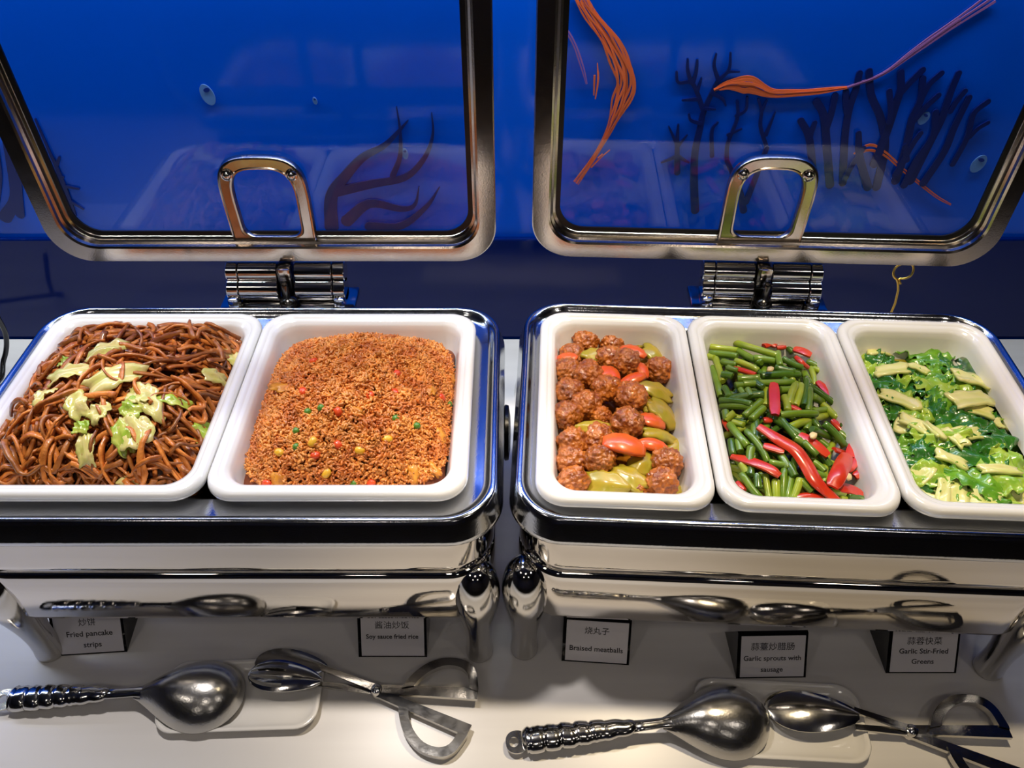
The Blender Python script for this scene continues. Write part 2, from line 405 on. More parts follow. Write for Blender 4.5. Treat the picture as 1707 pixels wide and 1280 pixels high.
# ------------------------------------------------------------------ chafing dishes
def chafer(name, cx, cy, rz, hw, hd, lidw, lid_dx, lid_y, leg_in, label):
    root = empty(name, (cx, cy, 0), rz)
    R = 0.052
    rim_prof = [(0.046, 0.252), (0.042, 0.264), (0.040, 0.2695), (0.036, 0.2713), (0.016, 0.2713), (0.0125, 0.273), (0.010, 0.2768),
                (0.0075, 0.2800), (0.005, 0.2810), (0.0025, 0.2800), (0.0008, 0.277), (0.0, 0.273),
                (-0.0045, 0.256), (-0.0052, 0.2515), (-0.0042, 0.249), (0.002, 0.2475), (0.010, 0.247)]
    obj('rim', *rr_profile(hw, hd, R, rim_prof, 12, 0.5), M['rim_steel'], root, angle=50)
    wp = [(0.007, 0.250), (0.0065, 0.245), (0.0055, 0.225), (0.005, 0.200), (0.0055, 0.190), (0.008, 0.1865), (0.014, 0.185), (0.05, 0.184)]
    obj('water_pan', *rr_profile(hw, hd, R, wp, 12, 0.5), M['chrome_front'], root, angle=50)
    bd = [(0.05, 0.1835), (0.010, 0.1835), (0.0065, 0.182), (0.005, 0.178), (0.0045, 0.150), (0.0045, 0.105), (0.006, 0.099), (0.010, 0.096), (0.03, 0.094)]
    obj('body', *rr_profile(hw, hd, R, bd, 12, 0.5, cap1=True), M['chrome_front'], root, angle=50)
    leg = [(0.004, 0.182), (0.011, 0.180), (0.0175, 0.174), (0.0225, 0.164), (0.0255, 0.150), (0.0268, 0.135), (0.0262, 0.120), (0.0240, 0.103), (0.0208, 0.086),
           (0.0178, 0.068), (0.0158, 0.050), (0.0150, 0.034), (0.0155, 0.018), (0.0168, 0.008), (0.0168, 0.002), (0.0150, 0.0)]
    for sx in (-1, 1):
        for sy in (-1, 1):
            obj('leg', *lathe(leg, 28), M['chrome'], root, loc=(sx * (hw - leg_in), sy * (hd - 0.020), 0), angle=60)
    # side knob
    kx = hw + 0.002
    Mx = Matrix.Translation((kx, 0.02, 0.205)) @ Matrix.Rotation(PI / 2, 4, 'Y')
    kn = obj('side_knob', *lathe([(0.006, -0.012), (0.006, 0.0), (0.030, 0.001), (0.034, 0.004), (0.033, 0.008), (0.02, 0.010), (0.004, 0.0105)], 28, Mx), M['black'], root)
    # ---------------- lid (upright, hinged at the back)
    lh = 0.205; lz = 0.322 + lh; ly = lid_y
    prof = [(0.001, 0.028), (0.000, 0.024), (0.000, 0.002), (0.0015, 0.0), (0.020, 0.0), (0.0225, 0.0015), (0.0230, 0.006), (0.0255, 0.008), (0.0258, 0.014),
            (0.0285, 0.0155), (0.030, 0.019), (0.030, 0.024), (0.020, 0.030), (0.004, 0.031)]
    V, F = rr_profile(lidw, lh, 0.05, prof, 12, 0.55, ring=True)
    V = [(x + lid_dx, ly + z, lz + y) for x, y, z in V]
    lid = obj('lid', V, F, M['lid_steel'], root, angle=18)
    lid['label'] = 'brushed steel frame of the raised glass lid'
    gl = [[(x + lid_dx, ly + yy, lz + y) for x, y in rrect(lidw - 0.0285, lh - 0.0285, 0.034, 12)] for yy in (0.0205, 0.0245)]
    g = obj('lid_glass', *loft(gl, True, True), M['glass'], lid, smooth=False)
    sl = rr_profile(lidw, lh, 0.05, [(0.0288, 0.0165), (0.0345, 0.0178), (0.0345, 0.0202), (0.0288, 0.0202)], 12, 0.55, ring=True)
    obj('gasket', [(x + lid_dx, ly + z, lz + y) for x, y, z in sl[0]], sl[1], M['seal'], lid, angle=30)
    # arch bracket on the glass
    def arch(hw_, zb, zt, r, taper, n=20, rb=0.0):
        pts = []
        hb = hw_ - taper
        if rb:
            for i in range(6):
                a = -PI / 2 + (PI / 2) * i / 5
                pts.append((hb - rb + rb * math.cos(a), zb + rb + rb * math.sin(a)))
        else:
            pts += [(hb - 0.008 + 0.0016 * i, zb) for i in range(5)] + [(hb, zb + 0.002)]
        for i in range(n + 1):
            a = PI * i / n
            e = 0.64
            ca, sa = math.cos(a), math.sin(a)
            pts.append((hw_ * math.copysign(abs(ca) ** e, ca), zt - r + r * abs(sa) ** e))
        if rb:
            for i in range(6):
                a = PI + (PI / 2) * i / 5
                pts.append((-hb + rb + rb * math.cos(a), zb + rb + rb * math.sin(a)))
        else:
            pts += [(-hb, zb + 0.002)] + [(-hb + 0.0016 * i, zb) for i in range(5)]
        return pts
    z0 = 0.342
    O = arch(0.0540, z0, z0 + 0.119, 0.054, 0.001); I = arch(0.0370, z0 + 0.011, z0 + 0.102, 0.042, 0.001, rb=0.014)
    def ins(A, B, t): return [(a[0] + (b[0] - a[0]) * t, a[1] + (b[1] - a[1]) * t) for a, b in zip(A, B)]
    by = ly + 0.0125
    loops = []
    for t, yy in ((0, 0.006), (0, 0.001), (0.06, -0.0015), (0.16, -0.002), (0.22, -0.0008), (0.78, -0.0008), (0.84, -0.002), (0.94, -0.0015), (1, 0.001), (1, 0.006)):
        loops.append([(x + lid_dx, by + yy, z) for x, z in ins(O, I, t)])
    obj('bracket', *loft(loops, ring=True), M['lid_steel'], lid, angle=35)['label'] = 'arch shaped steel bracket bolted to the lid glass'
    for sx in (-1, 1):
        Mr = Matrix.Translation((lid_dx + sx * 0.0385, by - 0.001, z0 + 0.0960)) @ Matrix.Rotation(PI / 2, 4, 'X')
        obj('rivet', *lathe([(0.0072, -0.001), (0.0074, 0.001), (0.0068, 0.0028), (0.0055, 0.0034), (0.0048, 0.0028), (0.0040, 0.0042), (0.0022, 0.0052), (0.0005, 0.0054)], 18, Mr), M['chrome'], lid)
        obj('bracket_foot', *bbox(lid_dx + sx * 0.041 - 0.006, lid_dx + sx * 0.041 + 0.006, by - 0.004, by + 0.006, z0 - 0.0085, z0 + 0.001, 0.0015), M['dark_steel'], lid, angle=30)
    # ---------------- hinge
    hx = lid_dx + 0.009; hy = ly - 0.004
    hg = empty('hinge', (0, 0, 0)); hg.parent = root
    RY = Matrix.Rotation(PI / 2, 4, 'Y')
    def cyl(x0, x1, y, z, r):
        L = x1 - x0
        return lathe([(r - 0.001, 0), (r, 0.001), (r, L - 0.001), (r - 0.001, L)], 24, Matrix.Translation((x0, y, z)) @ RY)
    for (a, b, nm) in ((-0.076, -0.061, 'hinge_cap'), (-0.0602, -0.010, 'hinge_barrel'), (0.012, 0.060, 'hinge_barrel'), (0.061, 0.076, 'hinge_cap')):
        vf = join(cyl(hx + a, hx + b, hy + 0.006, 0.3065, 0.0135), cyl(hx + a, hx + b, hy - 0.004, 0.2865, 0.0155))
        obj(nm, *vf, M['chrome'], hg, angle=40)
    obj('hinge_block', *bbox(hx - 0.0085, hx + 0.0085, hy - 0.010, hy + 0.014, 0.270, 0.3205, 0.0015), M['dark_steel'], hg, angle=30)
    obj('hinge_tab', *bbox(hx - 0.005, hx + 0.009, hy - 0.013, hy - 0.004, 0.304, 0.3215, 0.001), M['lid_steel'], hg, angle=30)
    obj('hinge_bolt', *lathe([(0.011, 0.2755), (0.0115, 0.279), (0.0085, 0.284), (0.0045, 0.286), (0.0042, 0.306), (0.003, 0.308)], 18, Matrix.Translation((hx + 0.003, hy - 0.024, 0))), M['dark_steel'], hg)
    obj('hinge_plate', *bbox(hx - 0.088, hx + 0.088, hd - 0.004, hy + 0.022, 0.262, 0.2715, 0.003), M['chrome'], hg, angle=30)
    for a in (-0.0685, 0.0685):
        obj('hinge_lug', *bbox(hx + a - 0.0075, hx + a + 0.0075, hy - 0.026, hy + 0.012, 0.268, 0.285, 0.004), M['chrome'], hg, angle=30)
    tag(root, label, 'chafing dish', 'chafing dishes on the counter')
    return root
LC = (-0.3005, 0.6305); RC = (0.2995, 0.6245); RYAW = math.radians(-2.7)
chafer('chafing_dish', LC[0], LC[1], 0, 0.2865, 0.1720, 0.281, -0.0005, 0.2095, 0.0255, 'steel chafing dish with raised glass lid holding two pans, fried strips and rice')
chafer('chafing_dish', RC[0], RC[1], RYAW, 0.2915, 0.1760, 0.289, 0.004, 0.2155, 0.0140, 'steel chafing dish with raised glass lid holding three narrow pans')

# ------------------------------------------------------------------ porcelain pans
ZR = 0.2885
def pan(x, y, rz, hw, hd, depth, label):
    root = (x, y, ZR - depth - 0.004)
    D = depth; k = D + 0.004
    prof = [(0.052, -D - 0.004), (0.040, -D - 0.003), (0.030, -D + 0.008), (0.022, -0.022), (0.020, -0.0125), (0.009, -0.0125), (0.002, -0.0122), (0.0003, -0.010),
            (0.0, -0.007), (0.0008, -0.003), (0.003, -0.0006), (0.0055, 0.0), (0.0088, -0.0002), (0.0100, -0.0014), (0.0116, -0.0022), (0.0142, -0.0024),
            (0.0153, -0.0036), (0.0172, -0.0048), (0.0190, -0.0078), (0.0208, -0.015), (0.028, -D + 0.012), (0.033, -D + 0.004), (0.042, -D), (0.052, -D)]
    V, F = rr_profile(hw, hd, 0.030, [(i, z + k) for i, z in prof], 9, 0.28, cap0=True, cap1=True)
    o = obj('serving_pan', V, F, M['porc'], smooth=True, angle=None, loc=root); o.rotation_euler = (0, 0, rz)
    return tag(o, label, 'serving pan', 'white porcelain pans in the chafing dishes')
PN = (-0.4385, 0.6325, 0.0, 0.1305, 0.1465); PRC = (-0.1755, 0.6325, 0.0, 0.1312, 0.1465)
PM = (0.1185, 0.6280, RYAW, 0.0895, 0.1515); PS = (0.2995, 0.6210, RYAW, 0.0900, 0.1515); PG = (0.4815, 0.6140, RYAW, 0.0900, 0.1515)
pan(*PN, 0.062, 'large white porcelain pan of brown fried pancake strips')
pan(*PRC, 0.062, 'large white porcelain pan of fried rice')
pan(*PM, 0.062, 'narrow white porcelain pan of meatballs and carrots')
pan(*PS, 0.062, 'narrow white porcelain pan of green garlic sprouts and red pepper')
pan(*PG, 0.062, 'narrow white porcelain pan of stir-fried leafy greens')

# ------------------------------------------------------------------ food mounds (height fields in pan coordinates)
class Mound:
    def __init__(s, P, hx, hy, base, fn, cx=0, cy=0):
        s.P = P; s.hx = hx; s.hy = hy; s.base = base; s.fn = fn; s.cx = cx; s.cy = cy
    def h(s, x, y):                       # world height over pan-local x, y
        u = (x - s.cx) / s.hx; v = (y - s.cy) / s.hy
        return s.base + s.fn(u, v)
    def world(s, x, y, z):
        c, n = math.cos(s.P[2]), math.sin(s.P[2])
        return Vector((s.P[0] + c * x - n * y, s.P[1] + n * x + c * y, z))
    def local(s, p):
        c, n = math.cos(s.P[2]), math.sin(s.P[2]); dx, dy = p.x - s.P[0], p.y - s.P[1]
        return c * dx + n * dy, -n * dx + c * dy
    def hit(s, px, py, lift=0.0):         # photo point -> point on the mound
        z = s.base
        for _ in range(12):
            p = at(px, py, z=z); x, y = s.local(p)
            z = z * 0.4 + 0.6 * (s.h(x, y) + lift)
        return at(px, py, z=z)
    def normal(s, p):
        x, y = s.local(p); e = 0.004
        a = (s.h(x + e, y) - s.h(x - e, y)) / (2 * e); b = (s.h(x, y + e) - s.h(x, y - e)) / (2 * e)
        n = Vector((-a, -b, 1)); c, q = math.cos(s.P[2]), math.sin(s.P[2])
        return Vector((c * n.x - q * n.y, q * n.x + c * n.y, n.z)).normalized()
def spot(mound, p):
    x, y = mound.local(p); u = (x - mound.cx) / mound.hx; v = (y - mound.cy) / mound.hy
    return ('front', 'lower middle', 'upper middle', 'back')[int(min(3, max(0, (v + 1) * 2)))] + ' ' + ('left', 'centre', 'right')[int(min(2, max(0, (u + 1) * 1.5)))]
def sq(u, v, e=3.0): return np.clip(1 - np.abs(u) ** e, 0, 1) * np.clip(1 - np.abs(v) ** e, 0, 1)
def grid_base(mound, n, drop, cut=1.0):
    V, F = [], []
    for j in range(n):
        for i in range(n):
            x = mound.cx + mound.hx * cut * (2 * i / (n - 1) - 1); y = mound.cy + mound.hy * cut * (2 * j / (n - 1) - 1)
            V.append(tuple(mound.world(x, y, float(mound.h(x, y)) - drop)))
    for j in range(n - 1):
        for i in range(n - 1):
            a = j * n + i; F.append((a, a + 1, a + n + 1, a + n))
    return V, F

# ---- noodles (fried pancake strips)
M['noodle'] = mat('soy_fried_strip', (212, 128, 54), 0.34, col2=(152, 78, 26), nscale=90, island=0.48, coat=0.25, bump=0.3, bscale=500)
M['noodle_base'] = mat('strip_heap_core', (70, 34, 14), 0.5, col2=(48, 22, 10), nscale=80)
noo = Mound(PN, 0.109, 0.125, 0.258, lambda u, v: 0.066 * sq(u, v, 2.6) ** 0.62 + 0.006 * np.sin(u * 5 + 1) * np.cos(v * 4) * sq(u, v, 2))
R_ = random.Random(11)
def strand(off, length, width, rnd):
    x = rnd.uniform(-0.98, 0.98) * noo.hx; y = rnd.uniform(-0.98, 0.98) * noo.hy
    a = rnd.uniform(0, 2 * PI); st = 0.0045; n = max(5, int(length / st)); cur = rnd.uniform(-22, 22); ph = rnd.uniform(0, 6.3); am = rnd.uniform(0.001, 0.0075); fr = rnd.uniform(30, 90)
    pts = []; dive = rnd.random() < 0.5
    for i in range(n):
        z = float(noo.h(x, y)) + off + am * math.sin(fr * i * st + ph)
        e = min(i, n - 1 - i)
        if dive and e < 3: z -= (3 - e) * 0.002
        pts.append(noo.world(x, y, z))
        cur += rnd.uniform(-26, 26); cur *= 0.90
        a += cur * st
        if abs(x) > noo.hx * 0.93 or abs(y) > noo.hy * 0.93:
            d = (math.atan2(-y, -x) - a + PI) % (2 * PI) - PI; a += 0.5 * d * 0.6
        x = max(-noo.hx * 1.02, min(noo.hx * 1.02, x + math.cos(a) * st)); y = max(-noo.hy * 1.02, min(noo.hy * 1.02, y + math.sin(a) * st))
    rad = [width * rnd.uniform(0.9, 1.1)] * len(pts)
    roll = rnd.uniform(0, PI)
    P = pts; loops = []
    for i in range(len(P)):
        t = (P[min(i + 1, len(P) - 1)] - P[max(i - 1, 0)]).normalized()
        s_ = t.cross(Vector((0, 0, 1)))
        if s_.length < 1e-3: s_ = Vector((1, 0, 0))
        s_.normalize(); q = s_.cross(t)
        rl = roll + i * 0.05; s2_ = s_ * math.cos(rl) + q * math.sin(rl); q2 = q * math.cos(rl) - s_ * math.sin(rl)
        w_, h_ = rad[i] * (1 + 0.12 * math.sin(i * 1.7 + roll)), rad[i] * 0.68
        loops.append([P[i] + s2_ * w_ + q2 * h_ * 0.55, P[i] + s2_ * w_ * 0.6 + q2 * h_, P[i] - s2_ * w_ * 0.6 + q2 * h_, P[i] - s2_ * w_ + q2 * h_ * 0.55,
                      P[i] - s2_ * w_ - q2 * h_ * 0.6, P[i] + s2_ * w_ - q2 * h_ * 0.6])
    return loft(loops, True, True)
under = [strand(R_.uniform(-0.012, 0.000), R_.uniform(0.03, 0.08), R_.uniform(0.0021, 0.0029), R_) for _ in range(520)]
o = obj('pancake_strip_heap', *join(*under), M['noodle'], angle=None)
tag(o, 'tangled underlayer of brown fried pancake strips in the large left pan', 'fried strips', kind='stuff')
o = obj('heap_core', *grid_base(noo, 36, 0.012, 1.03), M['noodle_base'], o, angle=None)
for i in range(300):
    V, F = strand(R_.uniform(-0.001, 0.011), R_.uniform(0.028, 0.075), R_.uniform(0.0022, 0.0032), R_)
    c = sum((Vector(v) for v in V), Vector()) / len(V); o = obj('pancake_strip', [Vector(v) - c for v in V], F, M['noodle'], angle=None, loc=c)
    w_ = spot(noo, c); tag(o, 'brown fried pancake strip on top at the ' + w_ + ' of the heap', 'fried strip', 'fried pancake strips, ' + w_)

# ---- crumpled leaf pieces
def leaf_mesh(L, W, rnd, crump=0.004, ruffle=0.004, nu=14, nv=9, thick=0.0008, bend=0.6, shape='leaf', ribs=0.0, fold=0.0):
    p = [rnd.uniform(0, 6.28) for _ in range(8)]; q = [rnd.uniform(0.8, 1.6) for _ in range(4)]
    T = []
    for i in range(nu):
        u = i / (nu - 1)
        for j in range(nv):
            v = 2 * j / (nv - 1) - 1
            if shape == 'leaf': wd = W * 0.5 * (0.45 + 0.55 * math.sin(PI * min(1, u * 0.85 + 0.12)) ** 0.7) * (1 + 0.12 * math.sin(u * 17 + p[0]))
            else: wd = W * 0.5 * (1 + 0.08 * math.sin(u * 6 + p[1]))
            x = (u - 0.5) * L + 0.06 * L * math.sin(v * 3 + p[2]); y = v * wd
            z = -bend * L * (u - 0.5) ** 2 * 1.6 - fold * abs(v) * wd
            z += crump * (math.sin(u * 9 * q[0] + v * 2.2 + p[3]) + 0.7 * math.sin(v * 6 * q[1] + u * 4 + p[4])) * 0.6
            z += ruffle * abs(v) ** 2 * math.sin(u * 22 * q[2] + p[5] + 2 * v)
            z += crump * 0.4 * noise.noise(Vector((u * 6 + p[6], v * 4, p[7])))
            if ribs: z += ribs * math.cos(v * 9) * 0.5
            T.append(Vector((x, y, z)))
    F = []
    for i in range(nu - 1):
        for j in range(nv - 1):
            a = i * nv + j; F.append((a, a + nv, a + nv + 1, a + 1))
    n = len(T)
    V = [t + Vector((0, 0, thick / 2)) for t in T] + [t - Vector((0, 0, thick / 2)) for t in T]
    F += [tuple(reversed([k + n for k in f])) for f in F]
    border = [i * nv for i in range(nu)] + [(nu - 1) * nv + j for j in range(1, nv)] + [i * nv + nv - 1 for i in range(nu - 2, -1, -1)] + [j for j in range(nv - 2, 0, -1)]
    for k in range(len(border)):
        a, b = border[k], border[(k + 1) % len(border)]; F.append((b, a, a + n, b + n))
    return V, F
def place(name, vf, material, mound, px, py, ang, lift, rnd, tilt=0.25, z=None, follow=0.8):
    p = mound.hit(px, py, lift)
    n = mound.normal(p) * follow + Vector((rnd.uniform(-1, 1), rnd.uniform(-1, 1), 0)) * tilt + Vector((0, 0, 1 - follow))
    n.normalize()
    q = Vector((0, 0, 1)).rotation_difference(n).to_matrix() @ Matrix.Rotation(ang, 3, 'Z')
    o = obj(name, vf[0], vf[1], material, angle=None, loc=p); o.rotation_euler = q.to_euler(); return o
M['cab_pale'] = mat('pale_cabbage', (226, 206, 138), 0.24, col2=(204, 198, 104), nscale=70, coat=0.3, sss=0.15)
M['cab_green'] = mat('green_cabbage', (140, 176, 44), 0.24, col2=(190, 192, 84), nscale=60, coat=0.3, sss=0.15)
Rc = random.Random(21)
def c1(x, y): return (x * 0.297, 480 + y * 0.297)
cab = [(590, 335, 225, 70, 30, 'cab_pale', 'long pale cabbage strip at the back of the fried strips'),
       (390, 465, 240, 75, 18, 'cab_pale', 'pale cabbage strip at the left edge of the fried strips'),
       (650, 490, 300, 95, 38, 'cab_pale', 'largest pale cabbage strip in the middle of the fried strips'),
       (420, 640, 170, 80, -60, 'cab_pale', 'pale curled cabbage piece below the largest cabbage strip'),
       (795, 585, 140, 100, 10, 'cab_pale', 'yellow cabbage piece right of the largest cabbage strip'),
       (850, 655, 190, 70, -42, 'cab_pale', 'pale cabbage rib crossing the green cabbage cluster'),
       (740, 670, 120, 80, 75, 'cab_green', 'bright green cabbage piece under the crossing pale rib'),
       (985, 625, 180, 60, 12, 'cab_green', 'narrow bright green cabbage leaf pointing right'),
       (750, 800, 170, 140, 20, 'cab_pale', 'broad pale cabbage piece with glossy centre at front of the cluster'),
       (680, 835, 190, 70, -65, 'cab_green', 'green cabbage edge folded beside the broad pale piece'),
       (475, 905, 170, 60, -80, 'cab_pale', 'narrow yellowish cabbage piece on the front slope'),
       (445, 780, 80, 50, 0, 'cab_green', 'small green cabbage tip below the curled piece'),
       (1150, 800, 140, 90, 60, 'cab_green', 'olive green cabbage piece near the right pan wall'),
       (1225, 500, 160, 55, 18, 'cab_pale', 'thin pale cabbage strip near the right back edge'),
       (1310, 390, 150, 60, -30, 'cab_pale', 'yellow cabbage scrap at the far right back corner'),
       (365, 405, 70, 60, 20, 'cab_green', 'small yellow green cabbage scrap at the back left'),
       (155, 612, 50, 40, 0, 'cab_green', 'tiny green cabbage scrap at the left pan wall'),
       (230, 600, 130, 60, 80, 'cab_pale', 'ochre cabbage strip near the left pan wall'),
       (550, 690, 120, 80, 50, 'cab_pale', 'translucent pale cabbage piece beside the curled piece'),
       (710, 1105, 120, 60, 25, 'cab_pale', 'pale cabbage scrap at the front pan wall')]
for x, y, L, W, a, mk, lb in cab:
    k = 0.297 / 1480
    vf = leaf_mesh(L * k * 1.02, W * k * 1.38, Rc, 0.0022, 0.0012, bend=0.4, shape='leaf' if W > 65 else 'strip', ribs=0.0006)
    tag(place('cabbage_piece', vf, M[mk], noo, *c1(x, y), math.radians(a), 0.0135, Rc, 0.18), lb, 'cabbage', 'cabbage pieces among the fried strips')

# ---- fried rice
M['rice'] = mat('soy_rice_grain', (234, 154, 70), 0.36, col2=(202, 110, 42), nscale=45, island=0.26, coat=0.2, sss=0.12)
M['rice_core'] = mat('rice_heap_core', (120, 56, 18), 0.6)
ric = Mound(PRC, 0.1095, 0.124, 0.250, lambda u, v: 0.069 * sq(u, v, 2.2) ** 0.60 + (0.0040 * np.sin(u * 9 + 2 * v) * np.cos(v * 8 - u) + 0.0032 * np.sin(u * 21 + 3 + 2 * np.sin(v * 6)) * np.sin(v * 19 + 2 * np.cos(u * 7))
            + 0.0024 * np.sin(u * 37 + 3 * np.sin(v * 11)) * np.sin(v * 41 + 2 * np.sin(u * 9))) * sq(u, v, 2), cx=-0.001, cy=-0.002)
def rice_heap(N, seed):
    g = np.random.default_rng(seed)
    ns, nr = 6, 5
    th = np.arange(ns) * 2 * PI / ns; prof = [(-1, 0.25), (-0.62, 0.8), (0, 1.0), (0.62, 0.8), (1, 0.25)]
    T = np.array([[z, r * math.cos(t), r * math.sin(t)] for z, r in prof for t in th])
    F0 = []
    for j in range(nr - 1):
        for i in range(ns): F0.append((j * ns + i, j * ns + (i + 1) % ns, (j + 1) * ns + (i + 1) % ns, (j + 1) * ns + i))
    x = g.uniform(-1.0, 1.0, N) * ric.hx + ric.cx; y = g.uniform(-1.0, 1.0, N) * ric.hy + ric.cy
    u = (x - ric.cx) / ric.hx; v = (y - ric.cy) / ric.hy
    ok = (np.abs(u) ** 4 + np.abs(v) ** 4) < 1.0; x, y = x[ok], y[ok]; N = len(x)
    z = ric.h(x, y) + g.uniform(-0.0024, 0.0024, N)
    yaw = g.uniform(0, 2 * PI, N); pit = g.normal(0, 0.6, N)
    hl = g.uniform(0.0030, 0.0042, N); hr = g.uniform(0.00135, 0.00175, N)
    d = np.stack([np.cos(yaw) * np.cos(pit), np.sin(yaw) * np.cos(pit), np.sin(pit)], 1)
    s = np.stack([-np.sin(yaw), np.cos(yaw), 0 * yaw], 1); n = np.cross(d, s)
    V = (T[None, :, 0, None] * hl[:, None, None] * d[:, None, :] + T[None, :, 1, None] * hr[:, None, None] * s[:, None, :] + T[None, :, 2, None] * hr[:, None, None] * n[:, None, :])
    c = np.stack([PRC[0] + x, PRC[1] + y, z], 1); V = V + c[:, None, :]
    F = (np.array(F0)[None] + (np.arange(N) * len(T))[:, None, None]).reshape(-1, 4)
    return V.reshape(-1, 3), F
V, F = rice_heap(17000, 3)
me = bpy.data.meshes.new('fried_rice')
me.vertices.add(len(V)); me.vertices.foreach_set('co', V.astype(np.float32).ravel())
me.loops.add(F.size); me.loops.foreach_set('vertex_index', F.astype(np.int32).ravel())
me.polygons.add(len(F)); me.polygons.foreach_set('loop_start', np.arange(0, F.size, 4, dtype=np.int32))
me.polygons.foreach_set('loop_total', np.full(len(F), 4, dtype=np.int32)) if False else None
me.update(calc_edges=True); me.validate()
me.polygons.foreach_set('use_smooth', [True] * len(me.polygons)); me.materials.append(M['rice'])
o = bpy.data.objects.new('fried_rice', me); COL.objects.link(o)
tag(o, 'mounded orange brown soy sauce fried rice in white pan', 'fried rice', kind='stuff')
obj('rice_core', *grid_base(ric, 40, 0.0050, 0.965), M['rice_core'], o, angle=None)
M['pea'] = mat('green_pea', (70, 118, 30), 0.3, col2=(96, 140, 44), nscale=120, coat=0.3)
M['carrot'] = mat('carrot_dice', (226, 66, 22), 0.3, col2=(236, 92, 36), nscale=120, coat=0.3)
M['corn'] = mat('corn_kernel', (236, 172, 36), 0.3, col2=(244, 190, 60), nscale=120, coat=0.3)
M['egg'] = mat('scrambled_egg', (226, 152, 44), 0.4, col2=(196, 116, 30), nscale=120, coat=0.2)
Rr = random.Random(8)
def blob(r, sx, sy, sz, rough, rnd, sub=2, box_=0.0):
    bm = bmesh.new(); bmesh.ops.create_icosphere(bm, subdivisions=sub, radius=1.0)
    o_ = Vector((rnd.uniform(-50, 50), rnd.uniform(-50, 50), rnd.uniform(-50, 50))); V = []
    bm.verts.index_update()
    for v in bm.verts:
        c = v.co.normalized()
        if box_:
            m_ = max(abs(c.x), abs(c.y), abs(c.z)); c = c.lerp(c / m_ * 0.8, box_)
        k = 1 + rough * noise.fractal(c * 1.6 + o_, 1.0, 2.0, 4)
        V.append((c.x * r * sx * k, c.y * r * sy * k, c.z * r * sz * k))
    F = [[v.index for v in f.verts] for f in bm.faces]; bm.free(); return V, F
def c2(x, y): return (320 + x * 0.3163, 490 + y * 0.3163)
mix = [('pea', [(400, 555, 'at the left edge of the rice'), (610, 620, 'left of the pair of peas near the middle left'), (680, 600, 'beside the middle red carrot cube'), (550, 720, 'above the corn kernel and its pea'),
                (550, 805, 'touching the bright corn kernel'), (1185, 695, 'half buried at the right middle of the rice'), (1355, 580, 'at the right pan wall under a red cube'), (855, 1000, 'at the front edge of the rice'), (1075, 655, 'pale and broken, in the middle of the rice')]),
       ('carrot', [(915, 235, 'at the back left of the rice peak'), (970, 225, 'at the back right of the rice peak'), (585, 515, 'at the left middle of the rice'), (640, 355, 'on the back left slope of the rice'),
                   (770, 620, 'right of the paired peas'), (770, 795, 'right of the bright corn kernel'), (650, 850, 'flat, below the bright corn kernel'), (940, 535, 'in the centre of the rice'), (1070, 520, 'just right of the central carrot cube'),
                   (1315, 545, 'above the pea at the right pan wall'), (395, 1000, 'in the front left corner of the rice'), (945, 1000, 'right of the pea at the front edge'), (1080, 420, 'on the back right slope of the rice')]),
       ('corn', [(635, 780, 'brightest, lying between a pea and a carrot cube'), (1030, 765, 'round, right of centre in the rice'), (885, 825, 'broken in two, front centre of the rice'), (710, 945, 'square cut, near the front of the rice'), (460, 835, 'dull, on the left front slope')]),
       ('egg', [(490, 490, 'largest, at the left edge of the rice'), (1260, 505, 'browned, at the right side of the rice'), (1310, 750, 'by the right pan wall'), (1275, 925, 'in the front right corner'), (755, 240, 'on the back left rim of the rice'),
                (450, 980, 'in the front left corner'), (1170, 950, 'thin, near the front right'), (870, 610, 'tiny, in the rice centre'), (1370, 445, 'at the back right wall')])]
nm = {'pea': ('pea', 'green pea'), 'carrot': ('carrot_cube', 'red carrot cube'), 'corn': ('corn_kernel', 'yellow corn kernel'), 'egg': ('egg_scrap', 'yellow scrambled egg scrap')}
for k, L in mix:
    for (x, y, lb) in L:
        if k == 'pea': vf = blob(0.0042, 1, 1, 0.9, 0.05, Rr, 2)
        elif k == 'carrot': vf = blob(0.0048, 1.15, 1, 0.85, 0.12, Rr, 2, 0.7)
        elif k == 'corn': vf = blob(0.0046, 1.35, 1.0, 0.8, 0.08, Rr, 2, 0.3)
        else:
            s_ = 1.6 if 'largest' in lb else 1.0
            vf = blob(0.0058, 1.6 * s_, 1.0 * s_, 0.45, 0.7, Rr, 3)
        o = place(nm[k][0], vf, M[k], ric, *c2(x, y), Rr.uniform(0, 6) if 'largest' not in lb else 0.0, 0.002, Rr, 0.3)
        tag(o, nm[k][1] + ' ' + lb, nm[k][1].split(' ', 1)[1] if k != 'corn' else 'corn', nm[k][1] + 's in the fried rice')

# ---- braised meatballs
M['ball'] = mat('braised_meatball', (198, 114, 38), 0.30, col2=(134, 64, 16), nscale=110, bump=0.7, bscale=420, coat=0.45, island=0.15)
M['carrot2'] = mat('cooked_carrot', (232, 86, 30), 0.30, col2=(218, 104, 40), nscale=60, coat=0.35, sss=0.15)
M['pepper'] = mat('soft_green_pepper', (184, 154, 46), 0.28, col2=(160, 148, 40), nscale=50, coat=0.35, sss=0.15)
M['sauce'] = mat('amber_sauce', (150, 92, 22), 0.08, coat=0.5)
Rm = random.Random(31)
mb = Mound(PM, 0.062, 0.125, 0.252, lambda u, v: 0.018 * sq(u, v, 3) ** 0.5, cx=-0.006, cy=-0.004)
def fluid(P, hw, hd, z, material, name, label, cat):
    lp = [[(x, y, zz) for x, y in rrect(hw, hd, 0.03, 8)] for zz in (-0.02, 0)]
    o = obj(name, *loft(lp, True, True), material, smooth=False, loc=(P[0], P[1], z)); o.rotation_euler = (0, 0, P[2])
    return tag(o, label, cat)
